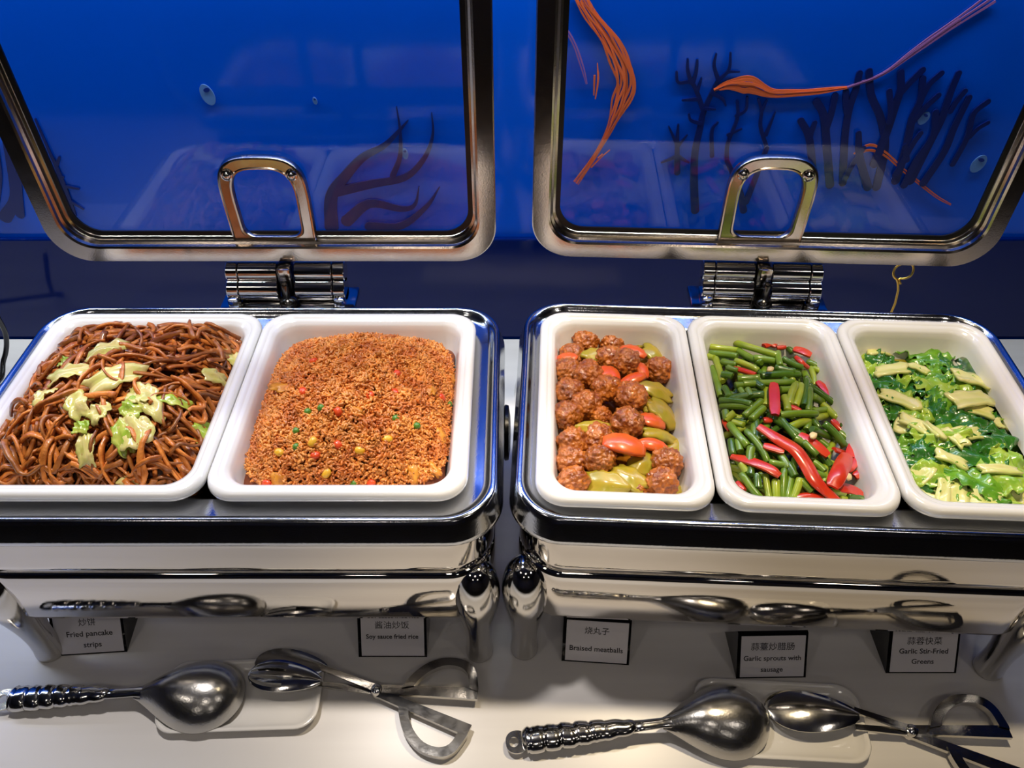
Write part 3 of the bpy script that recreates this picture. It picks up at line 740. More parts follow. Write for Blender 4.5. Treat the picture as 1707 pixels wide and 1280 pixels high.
fluid(PM, 0.058, 0.124, 0.246, M['sauce'], 'braising_sauce', 'thin amber sauce pooled under the meatballs', 'sauce')
def c3(x, y): return (840 + x * 0.3125, 490 + y * 0.3125)
balls = [(350, 222, 0, 'in the back left corner, behind another'), (432, 252, 4, 'second from the left in the back row'), (668, 208, 5, 'topmost at the back right'), (568, 258, 0, 'left of the topmost one at the back right'),
         (365, 330, -4, 'half hidden behind the leftmost carrot slice'), (342, 415, 2, 'at the left wall under the leftmost carrot slice'), (455, 432, 4, 'large, right of the left wall in the third row'), (650, 368, 6, 'dark, resting on the orange carrot pair'),
         (558, 345, -2, 'tucked behind the dark one on the carrot pair'), (822, 410, 2, 'dark, alone at the right wall near the back'), (352, 525, 3, 'at the left wall in the fourth row'), (545, 505, 2, 'in the centre, left of the carrots'),
         (440, 592, 3, 'in the middle of the left cluster of three'), (680, 548, 5, 'large, just below the carrot pair'), (342, 650, 5, 'leftmost of all, at mid pan'), (658, 690, 5, 'round, left of the straight carrot chunk'),
         (515, 655, -3, 'small, sunk behind the pepper strip'), (368, 790, 2, 'at the left wall below mid pan'), (500, 770, 1, 'directly above the front centre one'), (512, 888, 4, 'front centre, under the big carrot slice'),
         (358, 895, 0, 'at the left wall, second from the front'), (368, 1000, 4, 'in the front left corner'), (868, 905, 2, 'at the right wall, second from the front'), (842, 1010, 5, 'in the front right corner'),
         (715, 1050, -5, 'small, sunk at the front wall')]
def craggy(r, rnd):
    V, F = blob(1.0, 1, 1, 0.94, 0.0, rnd, 5)
    o_ = Vector((rnd.uniform(-50, 50), rnd.uniform(-50, 50), rnd.uniform(-50, 50))); out = []
    for v in V:
        v = Vector(v); d = noise.voronoi(v * 3.6 + o_)[0]
        k = 1 + 0.16 * noise.noise(v * 1.5 + o_) + 0.20 * (0.38 - d[0]) + 0.10 * noise.noise(v * 7 + o_)
        out.append(tuple(v * r * k))
    return out, F
protos = [craggy(0.0180, Rm) for _ in range(7)]
for i, (x, y, dz, lb) in enumerate(balls):
    s_ = 0.72 if 'small' in lb else (1.06 if ('large' in lb or 'round' in lb) else 0.98)
    V, F = protos[i % 7]
    o = place('meatball', ([tuple(c * s_ for c in v) for v in V], F), M['ball'], mb, *c3(x, y), Rm.uniform(0, 6), 0.002 + dz * 0.001, Rm, 0.9)
    tag(o, 'browned meatball ' + lb, 'meatball', 'braised meatballs in the narrow pan')
def wedge(L, W, T, rnd, curve=0.25):
    """thick curved vegetable slice with pointed ends"""
    nu, nv = 12, 8; loops = []
    for i in range(nu):
        u = i / (nu - 1); k = max(0.12, math.sin(PI * (0.05 + 0.90 * u)) ** 0.42); x = (u - 0.5) * L; zc = -curve * L * (2 * (u - 0.5)) ** 2 * 0.5
        loops.append([(x, W / 2 * k * math.copysign(abs(math.cos(a)) ** 0.7, math.cos(a)), zc + T / 2 * (0.5 + 0.5 * k) * math.copysign(abs(math.sin(a)) ** 0.6, math.sin(a)) + 0.12 * W * (1 - (math.cos(a)) ** 2) * k + 0.0005 * math.sin(i * 2.1 + a * 3)) for a in [2 * PI * j / nv for j in range(nv)]])
    return loft(loops, True, True)
veg = [(335, 335, 120, 60, -25, 'carrot2', 6, 'leftmost carrot slice, near the back left'), (690, 300, 150, 70, -38, 'carrot2', 5, 'upper carrot slice behind the dark meatball'), (735, 400, 120, 60, -75, 'carrot2', 3, 'right carrot slice beside the dark meatball'),
       (560, 425, 130, 95, -60, 'carrot2', 4, 'pointed carrot slice left of the dark meatball'), (685, 455, 150, 60, 25, 'carrot2', 3, 'carrot slice directly below the dark meatball'), (790, 675, 140, 85, 0, 'carrot2', 2, 'straight carrot chunk at the right middle'),
       (645, 800, 200, 110, -8, 'carrot2', 12, 'biggest flat carrot slice at the front centre'), (800, 805, 140, 60, -8, 'carrot2', 4, 'carrot chunk right of the biggest carrot slice'),
       (490, 315, 150, 75, 25, 'pepper', 3, 'pepper piece between the back left meatballs'), (735, 255, 90, 70, 10, 'pepper', 0, 'pepper piece at the back right corner'), (805, 312, 140, 90, -25, 'pepper', 0, 'broad pepper piece at the back right wall'),
       (820, 510, 190, 80, -12, 'pepper', 7, 'long pepper strip at the right wall above the round slice'), (865, 625, 185, 115, -38, 'pepper', 8, 'large round pepper slice at the right wall'), (490, 705, 190, 55, 3, 'pepper', 8, 'narrow pepper strip across the left middle'),
       (850, 745, 210, 70, 8, 'pepper', 3, 'long pepper strip right of the biggest carrot'), (915, 800, 110, 110, 60, 'pepper', 3, 'pepper piece at the right wall above the front meatballs'), (745, 885, 160, 100, 55, 'pepper', 0, 'dark pepper piece under the biggest carrot slice'),
       (670, 970, 190, 90, -40, 'pepper', 6, 'curved pepper piece at the front centre'), (550, 1010, 210, 105, -14, 'pepper', 7, 'broad pepper piece at the front wall'), (770, 585, 100, 70, 30, 'pepper', 1, 'pepper piece behind the straight carrot chunk'), (925, 1040, 80, 70, 70, 'pepper', -4, 'pepper scrap in the front right corner')]
for x, y, L, W, a, mk, dz, lb in veg:
    k = 0.3125 / 1500
    vf = wedge(L * k * 1.12, W * k * 1.35, 0.0042, Rm, 0.18) if mk == 'carrot2' else leaf_mesh(L * k * 1.02, W * k * 1.3, Rm, 0.0006, 0.0, 12, 9, 0.0048, 0.32, 'leaf', fold=0.28)
    o = place('carrot_slice' if mk == 'carrot2' else 'pepper_piece', vf, M[mk], mb, *c3(x, y), math.radians(a), 0.004 + dz * 0.001, Rm, 0.22)
    tag(o, ('orange red ' if mk == 'carrot2' else 'yellow green ') + lb, 'carrot' if mk == 'carrot2' else 'pepper', 'vegetables among the meatballs')

# ---- garlic sprouts with red pepper
M['spL'] = mat('pale_sprout', (168, 180, 52), 0.28, col2=(140, 162, 42), nscale=60, coat=0.35, island=0.12)
M['spM'] = mat('mid_sprout', (116, 146, 38), 0.28, col2=(94, 126, 30), nscale=60, coat=0.35, island=0.15)
M['spD'] = mat('dark_sprout', (66, 102, 26), 0.26, col2=(82, 116, 34), nscale=60, coat=0.4, island=0.2)
M['red'] = mat('red_pepper_strip', (198, 46, 22), 0.26, col2=(208, 64, 32), nscale=50, coat=0.4)
M['garlic'] = mat('garlic_bit', (232, 206, 150), 0.4)
Rs = random.Random(41)
spm = Mound(PS, 0.060, 0.122, 0.252, lambda u, v: 0.022 * sq(u, v, 3) ** 0.5, cx=-0.006, cy=-0.006)
fluid(PS, 0.054, 0.122, 0.238, mat('dark_juice', (60, 52, 14), 0.1), 'pan_juice', 'dark juice pooled under the garlic sprouts', 'sauce')
def c4(x, y): return (1130 + x * 0.3048, 490 + y * 0.3048)
S4 = '''245 185 235 265 M;255 255 430 215 D;290 260 380 245 M;175 290 330 310 L;300 262 540 335 L;330 310 460 375 M;170 325 325 342 M;205 350 245 480 L;190 400 235 560 M;165 340 200 350 L;210 232 212 275 L;160 255 195 265 M;310 365 440 420 L;240 370 320 388 M;415 350 540 372 M;570 350 682 402 D;530 400 640 425 D;455 450 665 440 D;325 465 450 460 M;355 492 635 482 M;312 500 372 497 M;548 320 560 392 M;420 270 470 230 L;440 240 500 250 L;560 270 628 322 D;708 370 802 412 M;762 345 858 437 L;738 405 878 482 L;725 402 746 502 L;702 458 690 612 D;722 518 714 640 M;645 495 610 605 L;672 495 642 612 L;712 498 872 612 D;480 518 478 612 L;285 578 472 550 D;228 583 402 602 D;232 615 412 622 M;362 668 458 582 M;400 688 472 620 M;558 525 632 520 M;558 662 762 656 M;615 728 812 666 L;560 678 652 792 D;522 682 835 942 D;732 738 852 786 D;798 708 912 832 D;868 528 890 612 D;905 578 888 722 D;918 640 905 732 D;782 598 872 682 L;738 560 792 592 M;738 642 822 630 M;262 694 312 650 L;298 700 362 716 L;282 712 382 832 M;372 748 492 922 M;428 688 442 802 D;330 798 342 862 M;290 798 302 882 D;402 838 394 922 M;415 718 420 792 M;348 928 376 982 L;348 982 452 1118 M;478 988 502 1132 L;430 988 440 1062 D;535 1018 540 1132 L;582 958 574 1132 M;642 898 594 1134 M;668 1008 624 1132 L;498 920 622 942 M;668 1018 732 1082 M;858 802 800 1034 L;932 778 908 842 L;738 920 802 972 M;748 978 802 1002 M;838 1084 912 1092 L;928 1108 1012 1122 D;878 1114 932 1132 L;252 508 278 562 D;338 518 362 552 M;688 808 762 882 M;400 938 394 992 D;380 520 400 560 M;270 400 330 420 M;420 480 470 510 D;580 560 600 640 L;640 790 700 830 M;560 880 600 960 M;260 640 268 690 M;600 930 640 1000 D;700 1000 760 1060 M;880 760 930 800 M;240 440 300 450 D'''
names = {'L': 'pale yellow green', 'M': 'mid green', 'D': 'dark glossy green'}
def sprout(p0, p1, mk, r, label, grp):
    d = p1 - p0; m_ = (p0 + p1) / 2; L = d.length
    bend = Vector((-d.y, d.x, 0)).normalized() * L * Rs.uniform(-0.05, 0.05) + Vector((0, 0, L * Rs.uniform(-0.02, 0.05)))
    pts = [p0 + d * t + bend * (1 - (2 * t - 1) ** 2) - m_ for t in (0, 0.03, 0.2, 0.4, 0.6, 0.8, 0.97, 1)]
    rad = [r * k for k in (0.82, 1, 1.02, 1, 0.98, 1, 1, 0.82)]
    o = obj('garlic_sprout', *tube(pts, rad, 10), M['sp' + mk], loc=m_, angle=50)
    return tag(o, label, 'garlic sprout', grp)
for ln in S4.split(';'):
    t = ln.split(); x0, y0, x1, y1 = map(float, t[:4]); mk = t[4]
    lf = Rs.uniform(0.003, 0.009)
    p0 = spm.hit(*c4(x0, y0), lf + Rs.uniform(-0.002, 0.002)); p1 = spm.hit(*c4(x1, y1), lf + Rs.uniform(-0.002, 0.002))
    sprout(p0, p1, mk, Rs.uniform(0.0036, 0.0046), names[mk] + ' garlic sprout on top at the ' + spot(spm, (p0 + p1) / 2) + ' of the heap', names[mk] + ' sprouts on top, ' + spot(spm, (p0 + p1) / 2))
for i in range(95):
    x = Rs.uniform(-0.95, 0.95) * spm.hx + spm.cx; y = Rs.uniform(-0.95, 0.95) * spm.hy + spm.cy; a = Rs.uniform(0, PI); L = Rs.uniform(0.012, 0.022)
    dz = Rs.uniform(-0.010, -0.001)
    def cl(px_, py_): return max(-spm.hx, min(spm.hx, px_ - spm.cx)) + spm.cx, max(-spm.hy, min(spm.hy, py_ - spm.cy)) + spm.cy
    q0 = cl(x - math.cos(a) * L, y - math.sin(a) * L); q1 = cl(x + math.cos(a) * L, y + math.sin(a) * L)
    if math.hypot(q0[0] - q1[0], q0[1] - q1[1]) < 0.012: continue
    mk = Rs.choice('LMMDD')
    sprout(spm.world(*q0, float(spm.h(*q0)) + dz + Rs.uniform(-0.003, 0.003)), spm.world(*q1, float(spm.h(*q1)) + dz + Rs.uniform(-0.003, 0.003)), mk, Rs.uniform(0.0035, 0.0044),
           names[mk] + ' garlic sprout length half buried in the heap', names[mk] + ' sprouts lower in the heap')
reds = [([(525, 490), (528, 575), (532, 662)], 62, 14, 'upright red pepper strip in the middle of the sprouts'), ([(308, 405), (365, 420), (425, 440)], 36, 10, 'small red pepper strip at the back left of the sprouts'),
        ([(470, 285), (505, 272), (540, 285)], 50, 8, 'red pepper square at the back centre'), ([(540, 295), (590, 290)], 30, 8, 'red pepper scrap right of the back square'), ([(635, 300), (680, 312), (728, 335)], 62, 10, 'red pepper square at the back right'),
        ([(645, 345), (680, 375), (712, 402)], 36, 9, 'red pepper strip below the back right square'), ([(765, 480), (820, 535), (878, 585)], 50, 9, 'red pepper strip along the right wall'), ([(608, 615), (640, 625), (672, 642)], 36, 6, 'small red pepper scrap right of the upright strip'),
        ([(440, 725), (550, 795), (640, 850), (700, 930), (760, 1030), (880, 1140)], 76, 13, 'longest red pepper strip running diagonally to the front wall'), ([(468, 830), (525, 845), (582, 862)], 50, 9, 'red pepper piece left of the longest strip'),
        ([(295, 888), (400, 915), (500, 955), (558, 995)], 56, 12, 'pointed red pepper strip at the front left'), ([(665, 770), (740, 815), (822, 885)], 62, 10, 'red pepper strip right of the longest strip'), ([(845, 690), (895, 745)], 42, 8, 'red pepper scrap at the right wall middle'),
        ([(940, 890), (960, 840), (988, 788)], 62, 13, 'pointed red pepper tip rising at the front right'), ([(845, 1055), (885, 970), (925, 880)], 84, 15, 'broad red pepper strip in the front right cluster'), ([(925, 965), (960, 930), (998, 885)], 50, 12, 'red pepper strip behind the broad one in the front right cluster'),
        ([(865, 1060), (930, 1065), (1005, 1092)], 66, 9, 'red pepper strip lying at the front right corner'), ([(965, 1000), (1010, 975)], 50, 9, 'red pepper knob at the right of the front cluster'), ([(650, 1112), (720, 1105), (795, 1115)], 40, 8, 'pale red pepper strip at the front wall'),
        ([(325, 1030), (362, 1075)], 42, 6, 'red pepper scrap at the front left wall'), ([(250, 690), (285, 745)], 34, 5, 'red pepper scrap at the left wall'), ([(468, 690), (512, 690)], 40, 5, 'red pepper scrap above the longest strip'), ([(855, 850), (905, 865)], 44, 7, 'red pepper scrap behind the front right cluster')]
def slab(path, W, T):
    loops = []; m_ = len(path)
    for i, p in enumerate(path):
        t = (path[min(i + 1, m_ - 1)] - path[max(i - 1, 0)]).normalized(); s_ = t.cross(Vector((0, 0, 1))).normalized(); q = s_.cross(t)
        k = 0.55 + 0.45 * min(1, 4 * min(i, m_ - 1 - i) / max(1, m_ - 1) + (0.35 if m_ < 10 else 0.15)); k = min(k, 1)
        a, b = W / 2 * k, T / 2
        loops.append([p + s_ * a - q * b * 0.3, p + s_ * a * 0.92 + q * b * 0.7, p + q * b * 1.5, p - s_ * a * 0.92 + q * b * 0.7, p - s_ * a - q * b * 0.3, p - s_ * a * 0.85 - q * b, p - q * b * 0.4, p + s_ * a * 0.85 - q * b])
    return loft(loops, True, True)
for path, W, dz, lb in reds:
    P = [spm.hit(*c4(x, y), dz * 0.001 + Rs.uniform(-0.001, 0.001)) for x, y in path]
    P = [Vector(p) for p in smooth_path(P, 4)]; c = sum(P, Vector()) / len(P)
    o = obj('red_pepper_strip', *slab([p - c for p in P], W * 0.3048 / 1500, 0.0035), M['red'], loc=c, angle=60)
    tag(o, lb, 'red pepper', 'red pepper strips among the garlic sprouts')
for (x, y, lb) in ((505, 410, 'cream garlic bit at the back of the sprouts'), (930, 1000, 'cream garlic bit on the front right red pepper'), (740, 776, 'tiny cream garlic bit on the middle red pepper')):
    vf = blob(0.0045, 1.3, 0.9, 0.6, 0.3, Rs, 2); tag(place('garlic_bit', vf, M['garlic'], spm, *c4(x, y), 1.0, 0.017, Rs, 0.2), lb, 'garlic', 'garlic bits among the sprouts')

# ---- stir-fried greens
M['gD'] = mat('dark_leaf', (36, 92, 26), 0.24, col2=(60, 124, 36), nscale=55, coat=0.4, bump=0.25, bscale=160)
M['gM'] = mat('mid_leaf', (122, 172, 44), 0.24, col2=(78, 140, 36), nscale=50, coat=0.4, bump=0.25, bscale=160)
M['gL'] = mat('light_leaf', (178, 200, 72), 0.24, col2=(134, 180, 54), nscale=50, coat=0.4, bump=0.2, bscale=160)
M['gS'] = mat('pale_stem', (232, 224, 156), 0.26, col2=(212, 214, 122), nscale=40, coat=0.35, stretch=(0.3, 3, 1), sss=0.15)
M['broth'] = mat('yellow_broth', (150, 138, 40), 0.06, coat=0.5)
Rg = random.Random(51)
grm = Mound(PG, 0.060, 0.115, 0.250, lambda u, v: 0.015 * sq(u, v, 3) ** 0.5, cx=0.0, cy=-0.012)
fluid(PG, 0.0565, 0.1225, 0.247, M['broth'], 'greens_broth', 'clear yellow broth around the leafy greens', 'broth')
def c5(x, y): return (1380 + x * 0.3126, 490 + y * 0.3126)
G = '''230 310 170 110 20 L -2;270 305 150 60 12 S 1;300 350 160 80 5 D 2;450 300 190 110 -25 M 0;540 330 220 120 -20 M 3;620 370 170 100 -40 D 1;340 405 170 75 -8 S 7;480 395 130 40 -60 S 6;300 465 180 110 -10 D 3;430 490 190 90 -20 D 4;445 450 120 60 10 L 6;560 430 150 110 20 M 5;590 500 240 150 -70 L 6;600 580 170 120 -60 M 7;570 600 150 70 80 D 8;690 500 150 90 -50 D 3;760 455 180 110 -5 S 9;745 480 200 120 0 L 6;850 445 110 60 50 D 3;765 560 225 95 10 S 12;860 520 150 90 -40 L 7;380 560 230 60 -52 S 9;410 560 170 70 -58 L 8;350 615 160 90 -30 D 3;300 560 110 80 60 L 2;480 620 150 110 -30 L 8;480 700 190 50 -50 S 10;590 740 130 190 80 L 11;560 720 150 40 -75 S 12;675 765 140 45 -65 S 12;700 660 220 90 10 D 6;800 690 200 110 15 D 7;800 620 150 60 -20 S 7;930 630 190 110 -40 L 7;975 680 160 100 -60 M 5;910 690 60 50 20 S 10;740 745 160 60 5 S 7;880 770 220 110 10 D 7;800 850 250 130 5 D 6;700 820 200 110 -20 D 4;470 745 190 110 -30 D 4;410 690 120 70 60 S 4;430 810 190 80 10 M 5;520 870 220 120 10 D 5;660 880 150 45 -32 S 10;570 950 190 100 12 L 8;500 960 120 80 40 S 6;700 970 170 90 -20 M 6;800 990 230 120 -40 M 9;930 960 200 150 10 L 10;960 880 160 120 70 L 7;920 935 190 40 -5 S 12;880 1060 220 80 -10 M 8;660 1050 160 110 70 S 6;580 1050 150 100 60 S 4;560 1030 90 60 0 D 5;810 1090 200 70 -8 S 8;720 1090 90 70 -60 M 7;930 1100 140 70 -20 L 4;1010 900 110 90 10 L 2;1040 1000 150 90 0 S 2;1060 950 200 110 20 L 2;1080 870 160 80 -20 S 2;1050 1080 150 80 10 S 2;240 400 130 90 60 L 1;870 880 180 100 40 D 5;600 790 150 90 20 D 6'''
gn = {'D': ('leaf_piece', 'dark green wilted leaf'), 'M': ('leaf_piece', 'mid green wilted leaf'), 'L': ('leaf_piece', 'light green wilted leaf'), 'S': ('stem_piece', 'pale stem slice')}
cnt = {}
def where(x, y):
    r = ('back', 'upper middle', 'lower middle', 'front')[min(3, max(0, int((y - 270) / 215)))]
    xl = (150 + (y - 270) * 0.45); f = (x - xl) / 560
    return r, ('left' if f < 0.33 else ('centre' if f < 0.66 else 'right'))
for ln in G.split(';'):
    t = ln.split(); x, y, L, W, a = map(float, t[:5]); mk = t[5]; dz = float(t[6]); k = 0.3126 / 1480
    if mk == 'S': vf = leaf_mesh(L * k, W * k * 1.25, Rg, 0.0012, 0.0, 10, 7, 0.0032, 0.12, 'strip', ribs=0.0004, fold=-0.14)
    else: vf = leaf_mesh(L * k * 1.15, W * k * 1.5, Rg, 0.0036, 0.0036, 20, 13, 0.0007, 0.4, 'leaf')
    o = place(gn[mk][0], vf, M['g' + mk], grm, *c5(x, y), math.radians(a), 0.004 + dz * 0.001, Rg, 0.22)
    r, c = where(x, y)
    tag(o, gn[mk][1] + ' at the ' + r + ' ' + c + ' of the stir-fried greens', 'stem' if mk == 'S' else 'leaf', gn[mk][1] + ' pieces at the ' + r + ' ' + c)
for i in range(46):
    x = Rg.uniform(-0.9, 0.9) * grm.hx + grm.cx; y = Rg.uniform(-0.95, 0.95) * grm.hy + grm.cy; mk = Rg.choice('DDDMML')
    vf = leaf_mesh(Rg.uniform(0.03, 0.05), Rg.uniform(0.02, 0.034), Rg, 0.005, 0.005, 14, 9, 0.0007, 0.6, 'leaf')
    o = obj('leaf_piece', *vf, M['g' + mk], angle=None, loc=grm.world(x, y, float(grm.h(x, y)) - 0.001))
    o.rotation_euler = (Rg.uniform(-0.4, 0.4), Rg.uniform(-0.4, 0.4), Rg.uniform(0, 6.28))
    tag(o, gn[mk][1] + ' crumpled under the top layer of greens', 'leaf', gn[mk][1] + ' pieces under the top layer')

# ------------------------------------------------------------------ name cards
def text_mesh(body, size, loc, parent, name, bold=0.0):
    cu = bpy.data.curves.new(name, 'FONT'); cu.body = body; cu.size = size; cu.align_x = 'CENTER'; cu.align_y = 'CENTER'; cu.extrude = 0.00008; cu.offset = bold; cu.resolution_u = 3
    t = bpy.data.objects.new(name, cu); COL.objects.link(t)
    dg = bpy.context.evaluated_depsgraph_get(); me_ = bpy.data.meshes.new_from_object(t.evaluated_get(dg))
    bpy.data.objects.remove(t); me_.materials.clear(); me_.materials.append(M['ink'])
    o_ = bpy.data.objects.new(name, me_); COL.objects.link(o_); o_.parent = parent; o_.location = loc
    return o_
def card(px, py, rz, lines, label, wd=0.086, ht=0.058, lean=32):
    p = at(px, py, z=0); root = empty('name_card', (p.x, p.y, 0), math.radians(rz))
    hw = wd / 2; a = math.radians(lean); dy = ht * math.sin(a); dz = ht * math.cos(a)
    # wedge-shaped black stand
    d2 = dy + 0.030
    V = [(-hw, 0, 0), (hw, 0, 0), (hw, d2, 0), (-hw, d2, 0), (-hw, dy, dz), (hw, dy, dz), (hw, dy + 0.003, dz), (-hw, dy + 0.003, dz)]
    F = [(0, 3, 2, 1), (0, 1, 5, 4), (4, 5, 6, 7), (6, 2, 3, 7), (1, 2, 6, 5), (0, 4, 7, 3)]
    obj('stand', V, F, M['black_gloss'], root, smooth=False)
    fr = bpy.data.objects.new('card', bpy.data.meshes.new('card'))
    v, f = bbox(-hw + 0.0040, hw - 0.0030, 0.0020, ht - 0.0035, 0.0002, 0.0010, 0.0002, 1)
    fr.data.from_pydata(v, [], f); fr.data.materials.append(M['paper']); COL.objects.link(fr); fr.parent = root
    fr.rotation_euler = (PI / 2 - a, 0, 0)
    for body, s_, u, vv, b in lines:
        text_mesh(body, s_, (u, vv * ht, 0.00115), fr, 'lettering', b)
    return tag(root, label, 'name card', 'dish name cards on the counter')
card(152, 1090, 4, [('炒饼', 0.0105, 0.001, 0.72, 0), ('Fried pancake', 0.0098, 0.002, 0.47, 0.0001), ('strips', 0.0098, 0.004, 0.22, 0.0001)], 'black stand card reading Fried pancake strips under the left chafing dish')
card(655, 1095, 0, [('酱油炒饭', 0.0105, 0, 0.72, 0), ('Soy sauce fried rice', 0.0080, 0, 0.47, 0.00015)], 'black stand card reading Soy sauce fried rice beside the chafer leg', wd=0.083)
card(992, 1105, -4, [('烧丸子', 0.0100, 0, 0.72, 0), ('Braised meatballs', 0.0092, 0, 0.32, 0.0001)], 'black stand card reading Braised meatballs under the right chafing dish', wd=0.081)
card(1285, 1130, 1, [('蒜薹炒腊肠', 0.0105, 0, 0.70, 0), ('Garlic sprouts with', 0.0088, 0, 0.45, 0.0001), ('sausage', 0.0088, 0, 0.20, 0.0001)], 'black stand card reading Garlic sprouts with sausage, standing furthest forward', wd=0.083)
card(1535, 1122, 0, [('蒜蓉快菜', 0.0105, 0, 0.72, 0), ('Garlic Stir-Fried', 0.0090, 0, 0.50, 0.0001), ('Greens', 0.0090, 0, 0.27, 0.0001)], 'black stand card reading Garlic Stir-Fried Greens at the right', wd=0.084)

# ------------------------------------------------------------------ spoon rests, spoons, tongs
def rest(cx, cy, rz, hw, hd, label):
    prof = [(0.02, 0.0), (0.012, 0.0), (0.005, 0.004), (0.001, 0.0095), (0.0, 0.012), (0.001, 0.0130), (0.0035, 0.0128), (0.006, 0.0105), (0.012, 0.0062), (0.020, 0.005)]
    o = obj('spoon_rest', *rr_profile(hw, hd, 0.024, prof, 8, 0.3, True, True), M['porc'], angle=None, loc=(cx, cy, 0)); o.rotation_euler = (0, 0, rz)
    return tag(o, label, 'spoon rest', 'white spoon rests on the counter')
rest(-0.3125, 0.4185, math.radians(2), 0.092, 0.043, 'white rounded porcelain rest under the left spoon and tongs')
rest(0.3025, 0.3895, math.radians(-3), 0.094, 0.045, 'white rounded porcelain rest under the right spoon and tongs')

def spoon(tail, tip, ztail, zneck, label):
    """serving spoon lying face down; local x runs tail -> tip"""
    d = Vector((tip[0] - tail[0], tip[1] - tail[1], 0)); L = d.length; rz = math.atan2(d.y, d.x)
    root = empty('serving_spoon', (tail[0], tail[1], 0), rz)
    bl = 0.122; xn = L - bl - 0.004
    # bowl: dome, face down, broad round tip
    nu, nv = 30, 16; V = []
    for side in (0, 1):
        for i in range(nu):
            u = 1 - (1 - i / (nu - 1)) ** 1.7
            if u > 0.62: half = 0.0425 * math.sqrt(max(0, 1 - ((u - 0.62) / 0.38) ** 2))
            else: half = 0.0062 + 0.0363 * math.sin(PI / 2 * u / 0.62) ** 1.25
            dome = 0.034 * (math.sin(PI / 2 * min(1, u / 0.5)) if u < 0.5 else math.sqrt(max(0, 1 - ((u - 0.5) / 0.5) ** 2.6)))
            for j in range(nv):
                v = 2 * j / (nv - 1) - 1
                z = 0.014 + dome * (1 - v * v) ** 0.7 + (zneck - 0.014) * max(0, 1 - u / 0.5) ** 1.5
                V.append((xn + u * bl, v * half, z - side * 0.0014))
    F = []
    n = nu * nv
    for i in range(nu - 1):
        for j in range(nv - 1):
            a = i * nv + j; F += [(a, a + nv, a + nv + 1, a + 1), (n + a, n + a + 1, n + a + nv + 1, n + a + nv)]
    for i in range(nu - 1):
        for j in (0, nv - 1):
            a = i * nv + j; b = a + nv; F.append((a, b, b + n, a + n) if j else (b, a, a + n, b + n))
    obj('bowl', V, F, M['bowl'], root, angle=None)
    # neck
    pts = [(xn - 0.045, 0, zneck - 0.002), (xn - 0.02, 0, zneck), (xn, 0, zneck + 0.002), (xn + 0.012, 0, zneck + 0.003), (xn + 0.026, 0, zneck + 0.006)]
    obj('neck', *tube(pts, [0.0075, 0.0062, 0.0058, 0.0075, 0.0120], 12, 0.45), M['utensil'], root, angle=None)
    # hollow handle with finger bumps
    x0 = 0.018; x1 = xn - 0.030; N = 60; P = []; Rr_ = []
    for i in range(N):
        t = i / (N - 1); x = x0 + (x1 - x0) * t
        z = ztail + (zneck - ztail) * (x / (xn)) + 0.002
        r = 0.0150 * (1 - 0.5 * t ** 2.2) * min(1, 0.55 + t * 9, 0.75 + (1 - t) * 6)
        if 0.06 < t < 0.74: r *= 1 - 0.17 * max(0, math.cos(2 * PI * (t - 0.06) / 0.136)) ** 6
        P.append((x, 0.0006 * math.sin(t * 40), z)); Rr_.append(r)
    obj('handle', *tube(P, Rr_, 16, 0.72, flat_axis=(0, 0, 1)), M['utensil'], root, angle=None)
    # hanging tab with hole
    O_, I_ = [], []
    for i in range(24):
        a = 2 * PI * i / 24; ca, sa = math.cos(a), math.sin(a)
        O_.append((0.012 + (0.012 if ca < 0 else 0.014) * ca, 0.0125 * math.copysign(abs(sa) ** 0.8, sa))); I_.append((0.0090 + 0.0052 * ca, 0.0056 * sa))
    zt = ztail + 0.002
    obj('hanging_tab', *loft([[(x, y, zt - 0.0015) for x, y in O_], [(x, y, zt + 0.0015) for x, y in O_], [(x, y, zt + 0.0015) for x, y in I_], [(x, y, zt - 0.0015) for x, y in I_]], ring=True), M['utensil'], root, angle=35)
    return tag(root, label, 'serving spoon', 'steel serving spoons')
a_ = at(-8, 1168, z=0.008); b_ = at(411, 1157, z=0.018)
spoon((a_.x, a_.y), (b_.x, b_.y), 0.008, 0.024, 'steel serving spoon lying face down under the rice and strip cards')
a_ = at(843, 1240, z=0.008); b_ = at(1287, 1193, z=0.018)
spoon((a_.x, a_.y), (b_.x, b_.y), 0.008, 0.024, 'steel serving spoon lying face down in front of the meatball card')

